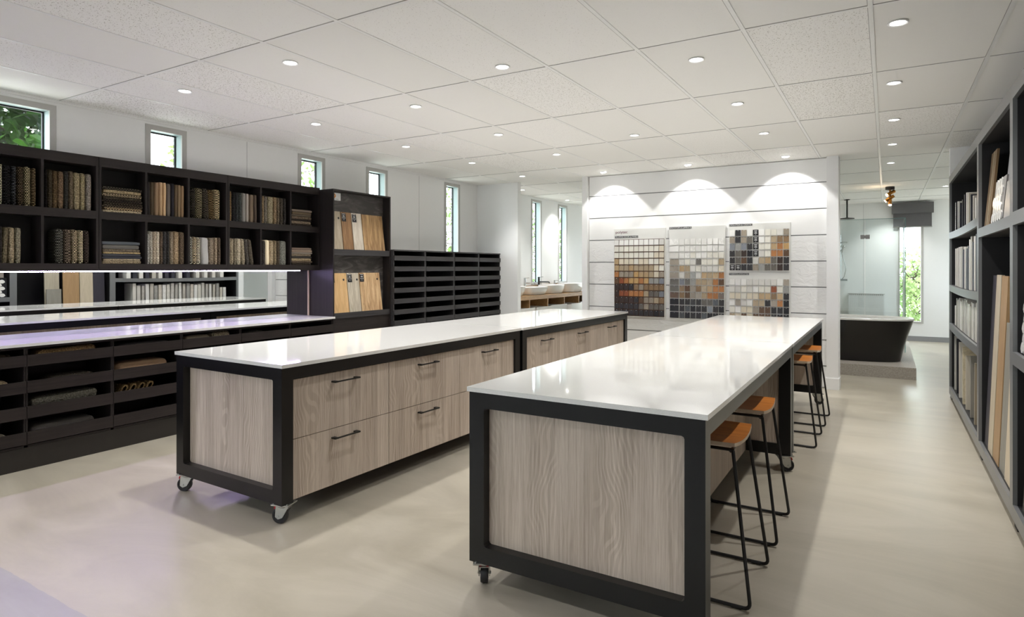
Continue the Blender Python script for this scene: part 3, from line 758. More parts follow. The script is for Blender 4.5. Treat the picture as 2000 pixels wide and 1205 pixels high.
# leaning planks
def plank(y0, y1, zb, zt, col, kind, label, tag_=True, hole=True, t=.012):
    h = zt - zb; xb, xt = TX - .035, XL + .284; yc, w = (y0 + y1) / 2, y1 - y0
    ang = math.atan2(xb - xt, h)
    p = bpy.data.objects.new('floor_plank', None)
    b = newbm(); box(b, -t, 0, -w / 2, w / 2, 0, h / math.cos(ang)); bev(b, .0015, 1)
    me = mesh('floor_plank', b, kind); o = bpy.data.objects.new('floor_plank', me); COL.objects.link(o); bpy.data.objects.remove(p)
    o.location = (xb, yc, zb + t * math.sin(ang) + .0005); o.rotation_euler = (0, -ang, 0)
    tagp(o, label, 'floor plank', 'floor planks in the display cabinet')
    H = h / math.cos(ang)
    if hole:
        g = newbm(); lathe(g, [(.0125, -.0005), (.0125, .0012)], 20, (0, w / 2 - .045 if w > .18 else w / 2 - .03, H - .075), 'x'); part('finger_hole', g, M['black'], o)
    if tag_:
        g = newbm(); box(g, 0, .0012, -w / 2 + .006, -w / 2 + .072, H - .105, H - .012); s_ = part('sticker', g, M['ink'], o, label='black square sticker with white print')
        g = newbm()
        for z, a in ((.085, .044), (.066, .026), (.058, .034), (.040, .05), (.022, .012)):
            box(g, .0012, .0018, -w / 2 + .039 - a / 2, -w / 2 + .039 + a / 2, H - .105 + z - .003, H - .105 + z + .001)
        part('print', g, M['ink_white'], s_)
    return o
TW = {'g': timber('grey_washed_plank', rgb(196, 184, 164), rgb(160, 146, 124)), 'b': timber('brown_oak_plank', rgb(166, 130, 92), rgb(118, 86, 58)),
      'w': timber('whitewashed_plank', rgb(226, 218, 204), rgb(196, 184, 166)), 'n': timber('rustic_oak_plank', rgb(208, 172, 124), rgb(134, 100, 66), 'z', 1.1),
      'o': timber('golden_oak_plank', rgb(230, 194, 142), rgb(212, 170, 116)), 'm': timber('pale_mottled_plank', rgb(220, 212, 194), rgb(170, 158, 138)),
      'h': timber('honey_knotty_plank', rgb(230, 200, 156), rgb(176, 134, 94), 'z', 1.1)}
plank(4.782, 4.945, 1.563, 2.030, 0, TW['g'], 'greyish oak floor plank at the left of the upper cabinet shelf', True, True)
plank(4.955, 5.105, 1.563, 2.028, 0, TW['b'], 'brown oak floor plank, second from left on the upper cabinet shelf', True, False)
plank(5.115, 5.265, 1.563, 2.028, 0, TW['w'], 'whitewashed floor plank, third from left on the upper cabinet shelf', True, False)
plank(5.275, 5.615, 1.563, 2.025, 0, TW['n'], 'wide rustic oak floor board at the right of the upper cabinet shelf', False, False)
plank(4.785, 5.035, .870, 1.345, 0, TW['o'], 'golden oak floor plank at the left of the lower cabinet shelf')
plank(5.045, 5.225, .870, 1.345, 0, TW['m'], 'pale mottled floor plank in the middle of the lower cabinet shelf')
plank(5.235, 5.570, .870, 1.347, 0, TW['h'], 'honey coloured knotty floor board at the right of the lower cabinet shelf')
b = newbm(); box(b, XL + .2705, XL + .2715, 4.800, 4.968, 2.155, 2.238)
nt = solo('paper_notice', b, M['paper'], 'small white paper notice with an orange round emblem inside the plank display cabinet', 'notice')
g = newbm(); lathe(g, [(.024, 0), (.024, .0012)], 28, (.0005, -.012, .048), 'x'); em = part('emblem', g, M['orange'], nt, label='orange round emblem with a white arrow')
g = newbm(); prism(g, [(-.012, .064), (-.025, .048), (-.017, .048), (-.017, .036), (-.007, .036), (-.007, .048), (.001, .048)], .0017, .0022, 'x'); part('arrow', g, M['paper'], em)
g = newbm()
for k in range(11): box(g, .0005, .001, -.05 + k * .0095, -.044 + k * .0095, .010, .016)
part('caption', g, M['skirt'], nt)
# tray racks
RX, RY = -5.07, [5.672, 6.275, 6.895, 7.498, 8.076]
def rack(y0, y1, label):
    r = empty('tray_rack', ((XL + RX) / 2, (y0 + y1) / 2, 0), label, 'rack', 'charcoal tray racks beside the display cabinet')
    def B(b, x0, x1, a0, a1, z0, z1): box(b, x0 - r.location.x, x1 - r.location.x, a0 - r.location.y, a1 - r.location.y, z0, z1)
    b = newbm()
    B(b, XL + .004, RX - .012, y0 + .001, y0 + .017, 0, 1.612); part('side_panel', b, M['rack'], r)
    b = newbm(); B(b, XL + .004, RX - .012, y1 - .017, y1 - .001, 0, 1.612); part('side_panel', b, M['rack'], r)
    b = newbm(); B(b, XL + .004, RX, y0 + .001, y1 - .001, 1.612, 1.628); part('top_panel', b, M['rack'], r)
    b = newbm(); B(b, XL + .004, XL + .012, y0 + .017, y1 - .017, 0, 1.612); part('back_panel', b, M['black'], r)
    for k in range(12):
        z1 = 1.555 - .1312 * k; z0 = z1 - .058
        b = newbm(); B(b, RX - .012, RX + .004, y0 + .003, y1 - .003, z0, z1); B(b, XL + .012, RX - .012, y0 + .019, y1 - .019, z0, z0 + .008); bev(b, .0008, 1)
        part('tray', b, M['rack'], r)
for i, nm in enumerate(('first from the left, against the plank cabinet', 'second from the left', 'third from the left', 'last, against the white wall return')):
    rack(RY[i], RY[i + 1], 'charcoal open tray rack, ' + nm)

# ------------------------------------------------------------------ carpet samples
CARPET = {
  (0, 'A'): [(1.889, 1.901, 2.136, (196, 188, 150), 'w', 0), (1.905, 1.956, 2.134, (36, 36, 38), 'w', 0), (1.96, 1.989, 2.134, (66, 68, 74), 'w', 0), (1.991, 2.033, 2.135, (84, 68, 48), 'w', 0), (2.034, 2.077, 2.139, (158, 146, 106), 'w', 0), (2.079, 2.109, 2.136, (112, 92, 60), 'w', 0)],
  (0, 'B'): [(2.159, 2.178, 2.138, (40, 36, 36), 'l', 0), (2.181, 2.215, 2.138, (86, 74, 54), 'l', 0), (2.211, 2.247, 2.136, (112, 86, 52), 'l', 0), (2.246, 2.289, 2.136, (144, 112, 80), 'l', 0), (2.288, 2.32, 2.142, (68, 66, 60), 'l', 0), (2.321, 2.352, 2.144, (130, 110, 84), 'l', 0), (2.352, 2.4, 2.139, (178, 158, 114), 'l', 0), (2.398, 2.437, 2.14, (178, 160, 114), 'l', 0), (2.44, 2.48, 2.14, (164, 152, 138), 'l', 0)],
  (0, 'D'): [(2.908, 2.931, 2.131, (54, 50, 50), 'c', 0), (2.932, 2.969, 2.135, (80, 66, 48), 'c', 0), (2.971, 3.01, 2.138, (142, 112, 80), 'c', 0), (3.012, 3.041, 2.143, (180, 144, 100), 'c', 0), (3.043, 3.069, 2.141, (194, 156, 108), 'c', 0), (3.072, 3.114, 2.137, (98, 90, 82), 'c', 0), (3.115, 3.141, 2.142, (46, 44, 50), 'c', 0), (3.144, 3.171, 2.137, (104, 84, 60), 'c', 0), (3.171, 3.199, 2.137, (128, 104, 72), 'c', 0), (3.199, 3.23, 2.133, (138, 108, 72), 'c', 0)],
  (0, 'E'): [(3.288, 3.336, 2.129, (60, 56, 48), 'w', 0), (3.337, 3.403, 2.129, (124, 114, 84), 'w', 0), (3.405, 3.467, 2.129, (82, 74, 64), 'w', 0.06), (3.459, 3.517, 2.127, (120, 96, 58), 'w', 0.06), (3.519, 3.579, 2.136, (184, 164, 120), 'w', 0)],
  (0, 'F'): [(3.673, 3.697, 2.136, (168, 130, 80), 'l', 0), (3.702, 3.738, 2.133, (50, 50, 54), 'l', 0), (3.739, 3.774, 2.132, (68, 72, 74), 'l', 0), (3.775, 3.805, 2.131, (84, 90, 88), 'l', 0), (3.807, 3.85, 2.133, (124, 122, 116), 'c', 0), (3.852, 3.884, 2.13, (150, 140, 130), 'c', 0), (3.893, 3.942, 2.128, (112, 94, 74), 'c', 0), (3.944, 3.976, 2.127, (84, 70, 58), 'c', 0)],
  (0, 'G'): [(4.029, 4.057, 2.128, (184, 152, 108), 'l', 0), (4.059, 4.099, 2.129, (144, 134, 118), 'l', 0), (4.101, 4.168, 2.13, (178, 164, 126), 'l', 0), (4.169, 4.212, 2.13, (168, 138, 98), 'l', 0), (4.213, 4.247, 2.126, (136, 118, 94), 'l', 0), (4.25, 4.292, 2.128, (96, 86, 74), 'l', 0), (4.294, 4.323, 2.125, (72, 68, 66), 'l', 0)],
  (1, 'A'): [(1.889, 1.902, 1.698, (72, 62, 58), 'l', 0), (1.904, 1.94, 1.694, (132, 116, 84), 'l', -0.05), (1.941, 1.979, 1.696, (182, 160, 122), 'l', 0), (1.98, 2.017, 1.693, (160, 150, 120), 'l', 0)],
  (1, 'B'): [(2.231, 2.287, 1.697, (86, 86, 78), 'w', 0), (2.289, 2.34, 1.698, (112, 96, 80), 'w', 0), (2.341, 2.383, 1.698, (166, 146, 112), 'w', 0), (2.385, 2.423, 1.698, (190, 176, 140), 'w', 0), (2.425, 2.467, 1.697, (74, 62, 56), 'w', 0)],
  (1, 'D'): [(2.904, 2.927, 1.693, (190, 186, 178), 'l', 0), (2.929, 2.956, 1.716, (200, 192, 172), 'l', 0), (2.957, 2.982, 1.714, (206, 184, 154), 'l', 0), (2.984, 3.014, 1.717, (234, 218, 190), 'l', 0), (3.016, 3.042, 1.72, (112, 92, 72), 'l', 0), (3.044, 3.076, 1.72, (74, 72, 72), 'l', 0), (3.078, 3.1, 1.722, (68, 66, 64), 'l', 0), (3.102, 3.136, 1.722, (162, 142, 114), 'l', 0), (3.137, 3.186, 1.725, (190, 158, 116), 'l', 0), (3.188, 3.235, 1.723, (116, 96, 74), 'l', 0)],
  (1, 'E'): [(3.279, 3.311, 1.688, (158, 156, 144), 'w', 0), (3.314, 3.347, 1.685, (198, 178, 142), 'w', 0), (3.349, 3.386, 1.685, (204, 194, 172), 'w', 0), (3.397, 3.467, 1.683, (160, 160, 158), 'c', 0.04), (3.469, 3.519, 1.685, (160, 140, 116), 'l', 0), (3.521, 3.552, 1.687, (188, 162, 130), 'l', 0), (3.554, 3.583, 1.687, (118, 98, 80), 'l', 0)],
  (1, 'F'): [(3.666, 3.681, 1.689, (230, 216, 188), 'l', 0), (3.683, 3.721, 1.687, (190, 172, 138), 'l', 0), (3.723, 3.753, 1.686, (160, 146, 118), 'l', 0), (3.754, 3.8, 1.69, (218, 202, 168), 'l', 0), (3.802, 3.839, 1.689, (184, 168, 136), 'l', 0.06), (3.842, 3.881, 1.687, (96, 90, 82), 'l', 0.1), (3.884, 3.928, 1.686, (106, 96, 80), 'l', 0.14)],
  (1, 'G'): [(4.034, 4.073, 1.681, (80, 74, 70), 'l', 0), (4.076, 4.123, 1.687, (234, 216, 174), 'c', 0), (4.125, 4.171, 1.686, (196, 172, 132), 'l', 0), (4.173, 4.207, 1.684, (162, 140, 102), 'l', 0), (4.209, 4.248, 1.684, (100, 86, 68), 'l', 0), (4.251, 4.328, 1.684, (142, 144, 132), 'l', 0)],
}
BAYN = {'A': 'first', 'B': 'second', 'C': 'third', 'D': 'fourth', 'E': 'fifth', 'F': 'sixth', 'G': 'seventh', 'H': 'eighth'}
def fabric(c):
    g = .3 * c[0] + .59 * c[1] + .11 * c[2]
    return tuple(min(1, 1.2 * lin((g + (x - g) * .72) / 255)) for x in c) + (1,)
def colname(c):
    r_, g_, b_ = c; l = .3 * r_ + .59 * g_ + .11 * b_; sat = max(c) - min(c)
    if l < 62: return 'near-black' if sat < 14 else 'very dark brown'
    if sat < 22: return 'dark grey' if l < 100 else ('mid grey' if l < 150 else 'pale grey')
    if l < 100: return 'dark brown'
    if l < 135: return 'brown'
    if l < 165: return 'tan'
    if l < 195: return 'beige'
    return 'cream'
KM = {'l': 'oc_loop', 'w': 'oc_weave', 'c': 'oc_cut'}; KN = {'l': 'looped', 'w': 'woven', 'c': 'smooth'}
seed = 0
for (row, bay), items in CARPET.items():
    zb = (1.853, 1.438)[row]
    for i, (y0, y1, zt, col, kd, lean) in enumerate(items):
        seed += 1; w = y1 - y0; h = zt - zb; b = newbm()
        dp = .150
        rbox(b, dp, w * .985, h, .020, (5, 5, 10), .0026, seed)
        # rolled fold line down the front
        for v in b.verts:
            if v.co.x > dp / 2 - .02: v.co.x -= .006 * (2 * v.co.y / w) ** 2
            v.co.y -= lean * (v.co.z)
        o = bpy.data.objects.new('carpet_sample', mesh('carpet_sample', b, M[KM[kd]], True)); COL.objects.link(o)
        yc = (y0 + y1) / 2 + lean * h * .5
        o.location = (UX - .012 - dp / 2 - random.uniform(0, .006), yc, zb + .0005); o.color = fabric(col)
        tagp(o, '%s %s carpet sample, %s from left in the %s %s compartment' % (colname(col), KN[kd], ORD[i], BAYN[bay], ('upper', 'lower')[row]), 'carpet sample', 'upright folded carpet samples')
STACK = {  # bottom up: thickness, colour, kind
    (0, 'C'): (2.556, 2.868, [(.018, (214, 190, 150), 'l'), (.022, (166, 140, 102), 'w'), (.024, (88, 76, 62), 'w'), (.020, (78, 68, 56), 'w'), (.024, (64, 56, 50), 'w'), (.022, (74, 66, 52), 'l'), (.030, (160, 142, 110), 'w'), (.026, (190, 164, 116), 'l'), (.026, (84, 78, 68), 'w')]),
    (1, 'C'): (2.552, 2.855, [(.024, (168, 146, 110), 'l'), (.018, (188, 166, 132), 'l'), (.020, (50, 52, 60), 'c'), (.022, (54, 56, 62), 'c'), (.014, (196, 166, 108), 'l'), (.026, (120, 106, 86), 'l'), (.036, (86, 84, 78), 'c'), (.024, (74, 80, 86), 'c')]),
    (0, 'H'): (4.387, 4.655, [(.022, (74, 64, 56), 'l'), (.030, (158, 136, 108), 'l'), (.022, (66, 58, 52), 'l'), (.030, (136, 114, 90), 'l'), (.018, (88, 78, 64), 'c'), (.030, (96, 80, 60), 'c'), (.026, (110, 96, 84), 'c')]),
    (1, 'H'): (4.387, 4.655, [(.024, (70, 60, 50), 'l'), (.020, (116, 96, 76), 'l'), (.028, (184, 158, 116), 'l'), (.024, (54, 50, 46), 'c'), (.024, (152, 132, 106), 'l'), (.018, (120, 110, 98), 'c'), (.028, (128, 108, 90), 'c'), (.022, (112, 94, 80), 'c')])}
for (row, bay), (y0, y1, its) in STACK.items():
    z = (1.853, 1.438)[row] + .0005; n_ = len(its)
    for i, (th, col, kd) in enumerate(its):
        seed += 1; b = newbm(); j = random.uniform(-.006, .006); w = (y1 - y0) + random.uniform(-.015, .012)
        rbox(b, .152, w, th, th * .48, (6, 10, 4), .0016, seed)
        o = bpy.data.objects.new('folded_carpet_sample', mesh('folded_carpet_sample', b, M[KM[kd]], True)); COL.objects.link(o)
        o.location = (UX - .012 - .076 - random.uniform(0, .005), (y0 + y1) / 2 + j, z); z += th - .0008
        o.color = fabric(col)
        pos = 'bottom' if i == 0 else ('top' if i == n_ - 1 else ORD[i] + ' up')
        tagp(o, '%s carpet sample lying %s in the stack of the %s %s compartment' % (colname(col), pos, BAYN[bay], ('upper', 'lower')[row]), 'carpet sample', 'stacked carpet samples lying flat')
# carpets lying in the open tray cabinets
def lying(y0, y1, zb, h, col, kd, label, x0=-5.36, x1=-5.14, rise=0.0, seed=1):
    b = newbm(); rbox(b, x1 - x0, y1 - y0, h, h * .45, (6, 12, 4), .003, seed)
    for v in b.verts: v.co.z += rise * (v.co.y / (y1 - y0) + .5) if v.co.z > h * .3 else 0
    o = bpy.data.objects.new('folded_carpet', mesh('folded_carpet', b, M[KM[kd]], True)); COL.objects.link(o)
    o.location = ((x0 + x1) / 2, (y0 + y1) / 2, zb); o.color = fabric(col)
    tagp(o, label, 'carpet', 'carpet pieces lying in the open tray cabinets')
T = [z0 + .0125 for z0, z1 in LIPS]
lying(2.03, 2.43, T[0], .085, (150, 112, 66), 'l', 'folded tan carpet on the top tray, second cabinet from the left edge', rise=.012)
lying(1.62, 1.90, T[0], .075, (74, 62, 50), 'l', 'dark brown carpet on the top tray at the left edge of view', seed=2)
lying(2.12, 2.42, T[1], .070, (92, 82, 72), 'l', 'dull brown carpet on the second tray below the tan one', seed=3)
lying(2.56, 2.98, T[1], .110, (112, 84, 58), 'c', 'thick brown carpet on the second tray next to the near bench', seed=4)
lying(2.02, 2.44, T[2], .060, (168, 146, 112), 'l', 'thin beige carpet piece under the grey one on the third tray', seed=5)
lying(2.00, 2.43, T[2] + .0605, .055, (110, 106, 92), 'l', 'grey-green carpet piece on the third tray, on top of the beige one', rise=.01, seed=6)
lying(2.0, 2.42, T[3], .100, (62, 58, 54), 'c', 'dark charcoal carpet on the bottom tray, second cabinet from the left edge', seed=7)
lying(1.60, 1.88, T[1], .08, (176, 150, 108), 'l', 'light tan carpet end on the second tray at the left edge', seed=8)
lying(1.66, 1.87, T[3], .075, (150, 140, 118), 'l', 'pale speckled carpet end on the bottom tray at the left edge', seed=9)
lying(1.62, 1.86, T[2], .06, (76, 66, 52), 'w', 'dark brown carpet end on the third tray at the left edge', seed=19)
lying(2.60, 3.0, T[0], .066, (84, 80, 78), 'c', 'thin dark grey carpet on the top tray, third cabinet from the left edge', seed=10)
lying(3.12, 3.36, T[0], .085, (110, 98, 80), 'c', 'grey-brown carpet on the top tray behind the near corner of the left bench', seed=11)
lying(3.38, 3.56, T[0], .105, (168, 150, 116), 'l', 'beige folded carpet on the top tray above the near bench end', seed=12)
lying(3.70, 3.92, T[0], .075, (72, 68, 64), 'l', 'dark carpet piece on the top tray behind the left bench top', seed=13)
for i in range(4):   # rolled pieces, seen end on
    b = newbm(); yc = 2.60 + i * .066; pts_o, pts_i = [], []
    for k in range(15):
        a = PI * .5 + PI * k / 14 - 2.3; pts_o.append((yc + .030 * math.cos(a) + .020, .062 + .030 * math.sin(a) + .03)); pts_i.append((yc + .020 * math.cos(a) + .020, .062 + .020 * math.sin(a) + .03))
    ol = [(yc - .035, .002), (yc - .024, .002)]
    outl = ol[:1] + [(yc + .004, .085), (yc + .018, .105), (yc + .036, .112), (yc + .052, .104), (yc + .056, .090), (yc + .030, .040), (yc + .010, .002), (yc - .002, .002), (yc + .020, .042), (yc + .043, .088), (yc + .042, .096), (yc + .034, .101), (yc + .024, .097), (yc + .014, .080), (yc - .022, .002)]
    prism(b, outl, -5.34, -5.15, 'x'); bmesh.ops.triangulate(b, faces=[f for f in b.faces if len(f.verts) > 4])
    for v in b.verts: v.co.z += T[2]
    o = solo('rolled_carpet', b, M['oc_loop'], 'folded over beige carpet strip, %s from left on the third tray' % ORD[i], 'carpet', 'folded over carpet strips', color=tuple(lin(c / 255) for c in (150, 124, 84)) + (1,))

# ------------------------------------------------------------------ sample boards on the back wall
PAL = {'w': ((243, 242, 238), 'white'), 'i': ((236, 233, 221), 'ivory'), 'c': ((228, 218, 196), 'cream'), 'p': ((220, 218, 212), 'pale grey'),
       's': ((182, 164, 136), 'sand'), 't': ((196, 170, 132), 'tan'), 'e': ((166, 156, 142), 'taupe'), 'g': ((158, 158, 154), 'grey'),
       'l': ((132, 136, 144), 'blue-grey'), 'm': ((112, 108, 102), 'mid grey'), 'b': ((148, 122, 92), 'light brown'), 'n': ((104, 78, 56), 'brown'),
       'o': ((186, 128, 78), 'orange oak'), 'y': ((206, 170, 116), 'honey'), 'r': ((152, 84, 50), 'rust'), 'd': ((62, 48, 42), 'dark brown'),
       'k': ((48, 45, 46), 'charcoal'), 'x': ((24, 22, 26), 'black')}
B1 = 'wwwwwwwwwp iiiiiiiiic iiiiiiiicc tcccicciic tsstssssci oeeeyttsce nroyyoyggl dddkbebbbb drrooosmml ddddkneesb kkkkkmemmm kkkkkkkkxk'.split()
B2 = 'wwwwwwwww wwwwwwwww pwwiwwiii epipmiiis etspipppc epegptpts mlmgssson nbnebstoon nbneemmnk xkkkkmkmk xkkxkklly xkxkkkxxx'.split()
B2[7] = 'mbnebstoo'[:9]; B2[8] = 'nbneesoon'; B2[5] = 'epegptsto'; B2[9] = 'xkkkkmmkk'; B2[10] = 'xkkxkklkx'
B3 = 'wkewXwiipe ekemXwisbb lglkXiitoy kmdxXpioon kmnkpstmdk XXkkegmmdk'.split()
B4 = 'wwwpppppwe ppipwiirig cciccttbtk wepwsskeox iwccennkkx'.split()
B4.append('scncnnnkxx')
sw_cache = {}
def swatch_me(w, h, kind, seed_=0):
    key = (round(w, 4), round(h, 4), kind)
    if key not in sw_cache:
        b = newbm(); tilt = .006
        prism(b, [(0, 0), (0, h), (-.004, h), (-.010 - tilt * .3, 0)], -w / 2, w / 2, 'x')
        bev(b, .0012, 1)
        me = mesh('sample', b, [M[kind]]); sw_cache[key] = me
        g = newbm(); box(g, -.004, .004, -.0072, -.0035, h - .010, h - .005); sw_cache[key, 'h'] = mesh('hook', g, M['paper'])
    return sw_cache[key], sw_cache[key, 'h']
def sample_board(name, x0, x1, z0, z1, label):
    r = empty(name, ((x0 + x1) / 2, YB - .001, z0), label, 'display board', 'sample boards on the back wall')
    b = newbm(); box(b, x0 - r.location.x, x1 - r.location.x, -.022, 0, 0, z1 - z0); bev(b, .001, 1); part('backing', b, M['backing'], r)
    return r
def strip(r, body, x0, x1, z0, z1):
    g = newbm(); box(g, x0 - r.location.x, x1 - r.location.x, -.0245, -.0222, z0 - r.location.z, z1 - r.location.z)
    s_ = part('header_strip', g, M['ink'], r, label='black header strip with white capitals')
    text_mesh('lettering', body, (z1 - z0) * .98, M['ink_white'], s_, (x0 + .004 - r.location.x, -.0250, z0 + (z1 - z0) * .17 - r.location.z), (PI / 2, 0, 0), .0003, fit=x1 - x0 - .008)
def grid(rows, x0, px, z0, pz, wf, hf, bname, kind, cat, group, widths=None, kf=None):
    for i, row in enumerate(rows):
        x = x0
        for j, ch in enumerate(row):
            w = px * (widths[j] if widths else 1)
            zz = z0 - i * pz - pz * .5 - pz * hf / 2
            if ch == 'X':
                b = newbm(); box(b, -w * .45, w * .45, -.003, 0, 0, pz * .86); cx = x + w / 2
                o = bpy.data.objects.new('range_tag', mesh('range_tag', b, M['ink'])); COL.objects.link(o); o.location = (cx, YB - .0245, zz)
                tagp(o, 'black tag with white print, %s row, %s column of the %s' % (ORD[i], ORD[j], bname), 'tag', 'black range tags among the samples')
                g = newbm()
                for q, a in ((.82, .6), (.74, .5), (.55, .4), (.45, .55), (.36, .5), (.15, .15)): box(g, -w * a * .45, w * a * .45, -.0036, -.003, pz * .86 * q - .002, pz * .86 * q + .002)
                part('print', g, M['ink_white'], o)
            else:
                col, cn = PAL[ch]; k2 = kind if kf is None else kf(i, j, ch)
                if kf is None and kind == 'oc_grain' and ch in 'wicpglskx': k2 = 'oc_plain'
                me, hk = swatch_me(w * wf, pz * hf, k2)
                o = bpy.data.objects.new(name_of[kind_name], me); COL.objects.link(o); v = random.uniform(.94, 1.05)
                o.location = (x + w / 2, YB - .0245, zz); o.rotation_euler = (random.uniform(-.02, .04), random.uniform(-.015, .015), random.uniform(-.03, .03))
                o.color = tuple(min(1, lin(c / 255) * v) for c in col) + (1,)
                h = bpy.data.objects.new('hook', hk); COL.objects.link(h); h.parent = o
                tagp(o, '%s %s, %s row, %s column of the %s' % (cn, label_of[kind_name], ORD[i], ORD[j], bname), cat, group)
            x += w
name_of = {'a': 'melamine_sample', 'b': 'laminate_sample', 'c': 'textured_sample', 'd': 'curved_sample'}
label_of = {'a': 'hanging melamine sample', 'b': 'hanging laminate sample', 'c': 'hanging door finish sample', 'd': 'hanging thermolaminated sample'}
X1, X2, X3, PZ = -3.232, -2.459, -1.694, .0868
r = sample_board('sample_board', X1 - .004, -2.513, .735, 1.94, 'left sample board with rows of white to orange and dark samples')
g = newbm(); box(g, X1 - r.location.x, -2.528 - r.location.x, -.0235, -.0221, .752 - .735, 1.797 - .735); part('brown_shade_backing', g, M['brown_shade'], r)  # brown shadow between the samples is painted on as backing colour
text_mesh('logo_lettering', 'polytec', .052, M['ink_plum'], r, (X1 + .016 - r.location.x, -.0235, 1.882 - .735), (PI / 2, 0, 0), .0006, fit=.176)
strip(r, 'MELAMINE DOORS & PANELS', -3.224, -2.890, 1.818, 1.846)
kind_name = 'a'; grid(B1, X1, .0703, 1.797, PZ, .88, .86, 'left board', 'oc_grain', 'sample', 'melamine samples on the left board')
r = sample_board('sample_board', X2 - .004, -1.747, .72, 1.945, 'middle sample board headed benchtops and laminate')
strip(r, 'BENCHTOPS & LAMINATE', -2.461, -2.168, 1.918, 1.945)
kind_name = 'b'; grid(B2, X2, .0703, 1.789, PZ, .88, .86, 'middle board', 'oc_plain', 'sample', 'laminate samples on the middle board', [1.87] + [1.016] * 8, lambda i, j, ch: 'oc_marble' if (i + j) % 4 == 0 else ('oc_grain' if ch in 'stonb' else 'oc_plain'))
r = sample_board('sample_board', X3 - .006, -.988, .78, 1.955, 'right sample board with an upper and a lower block of samples')
strip(r, 'EVOLUTION & CREATEC', -1.698, -1.423, 1.929, 1.955); strip(r, 'THERMOLAMINATED', -1.698, -1.460, 1.318, 1.342)
g = newbm(); box(g, X3 - .004 - r.location.x, -.990 - r.location.x, -.0245, -.0221, 1.352 - .78, 1.357 - .78); part('joint_line', g, M['seam'], r)
kind_name = 'c'; grid(B3, X3, .0694, 1.884, .0855, .88, .88, 'right board upper block', 'oc_grain', 'sample', 'door finish samples on the right board')
kind_name = 'd'; grid(B4, X3, .0694, 1.274, .0855, .86, .86, 'right board lower block', 'oc_plain', 'sample', 'thermolaminated samples on the right board')

# ------------------------------------------------------------------ right hand shelving
RF, RB = .575, .985
UP = [1.25, 2.65, 4.205, 5.65, 8.10]       # upright centres
def rshelf(label, ya, yb, boards, first, last):
    r = empty('display_shelf', ((RF + RB) / 2, (ya + yb) / 2, 0), label, 'shelf', 'tall graphite framed display shelves along the right wall')
    def B(b, x0, x1, a0, a1, z0, z1): box(b, x0 - r.location.x, x1 - r.location.x, a0 - r.location.y, a1 - r.location.y, z0, z1)
    for y0, y1 in ((ya, ya + .045), (yb - .045, yb)):
        b = newbm(); B(b, RF, RF + .02, y0, y1, .065, 2.382); bev(b, .001, 1); part('upright', b, M['shelf_frame'], r)
        b = newbm(); B(b, RF + .02, RB, y0 + .0, y1, 0, 2.38); part('side_panel', b, M['shelf_in'], r)
    for z0, z1 in ((.065, .140), (2.305, 2.382)):
        b = newbm(); B(b, RF, RF + .02, ya + .045, yb - .045, z0, z1); bev(b, .001, 1); part('edge_rail', b, M['shelf_frame'], r)
    b = newbm(); B(b, RF + .02, RB, ya + .045, yb - .045, .12, .1395); part('floor_panel', b, M['shelf_in'], r)
    b = newbm(); B(b, RF + .02, RB, ya + .045, yb - .045, 2.306, 2.38); part('top_panel', b, M['shelf_in'], r)
    b = newbm(); B(b, RB - .012, RB, ya + .045, yb - .045, .14, 2.306); part('back_panel', b, M['shelf_in'], r)
    b = newbm(); B(b, RF + .03, RF + .05, ya + .045, yb - .045, 0, .119); part('kick_board', b, M['kick'], r)
    for z0, z1, sag in boards:
        for nm, x0, x1, mt in (('shelf_edge', RF, RF + .02, M['shelf_frame']), ('shelf_board', RF + .02, RB - .012, M['shelf_in'])):
            b = newbm(); N = 12; rows = []
            for k in range(N + 1):
                q = k / N; y = ya + .045 + (yb - ya - .09) * q; dz = -sag * 4 * q * (1 - q)
                rows.append([b.verts.new((x - r.location.x, y - r.location.y, z + dz)) for x, z in ((x0, z0), (x1, z0), (x1, z1), (x0, z1))])
            for p, q in zip(rows, rows[1:]):
                for k in range(4): b.faces.new((p[k], p[(k + 1) % 4], q[(k + 1) % 4], q[k]))
            b.faces.new(rows[0][::-1]); b.faces.new(rows[-1]); part(nm, b, mt, r)
C1 = [(1.715, 1.782, .012), (1.162, 1.226, .012), (.752, .818, .008)]
rshelf('far display shelf of the right wall, with four levels of tile samples', 5.70, 8.155, C1, 0, 1)
rshelf('second display shelf from the far end, with tall leaning planks', 4.26, 5.70, [(1.625, 1.690, 0)], 0, 0)
rshelf('third display shelf from the far end, with the scalloped tiles', 2.70, 4.26, [(1.63, 1.70, 0), (.888, .956, 0)], 1, 0)

def upright_tile(name, y, zb, w, d, h, col, kind, label, cat, group, lean=0.0, x0=RF + .03, ex=None):
    b = newbm(); box(b, 0, d, -w / 2, w / 2, 0, h); bev(b, .0008, 1)
    o = bpy.data.objects.new(name, mesh(name, b, M[kind])); COL.objects.link(o)
    o.location = (x0, y, zb + abs(math.sin(lean)) * w / 2 + .0006); o.rotation_euler = (lean, 0, 0); o.color = tuple(lin(c / 255) for c in col) + (1,)
    if ex:
        e = newbm(); ex(e, w, d, h); part(ex.__name__, e, M['ink'], o)
    return tagp(o, label, cat, group)
rr = random.Random(11)
def sag_at(y, z, s): q = (y - 5.745) / (8.11 - 5.745); return z - s * 4 * q * (1 - q) + .0005
cols3 = [(214, 210, 200), (198, 194, 186), (176, 172, 164), (222, 220, 214), (190, 184, 172), (160, 158, 152), (206, 198, 184), (228, 226, 220)]
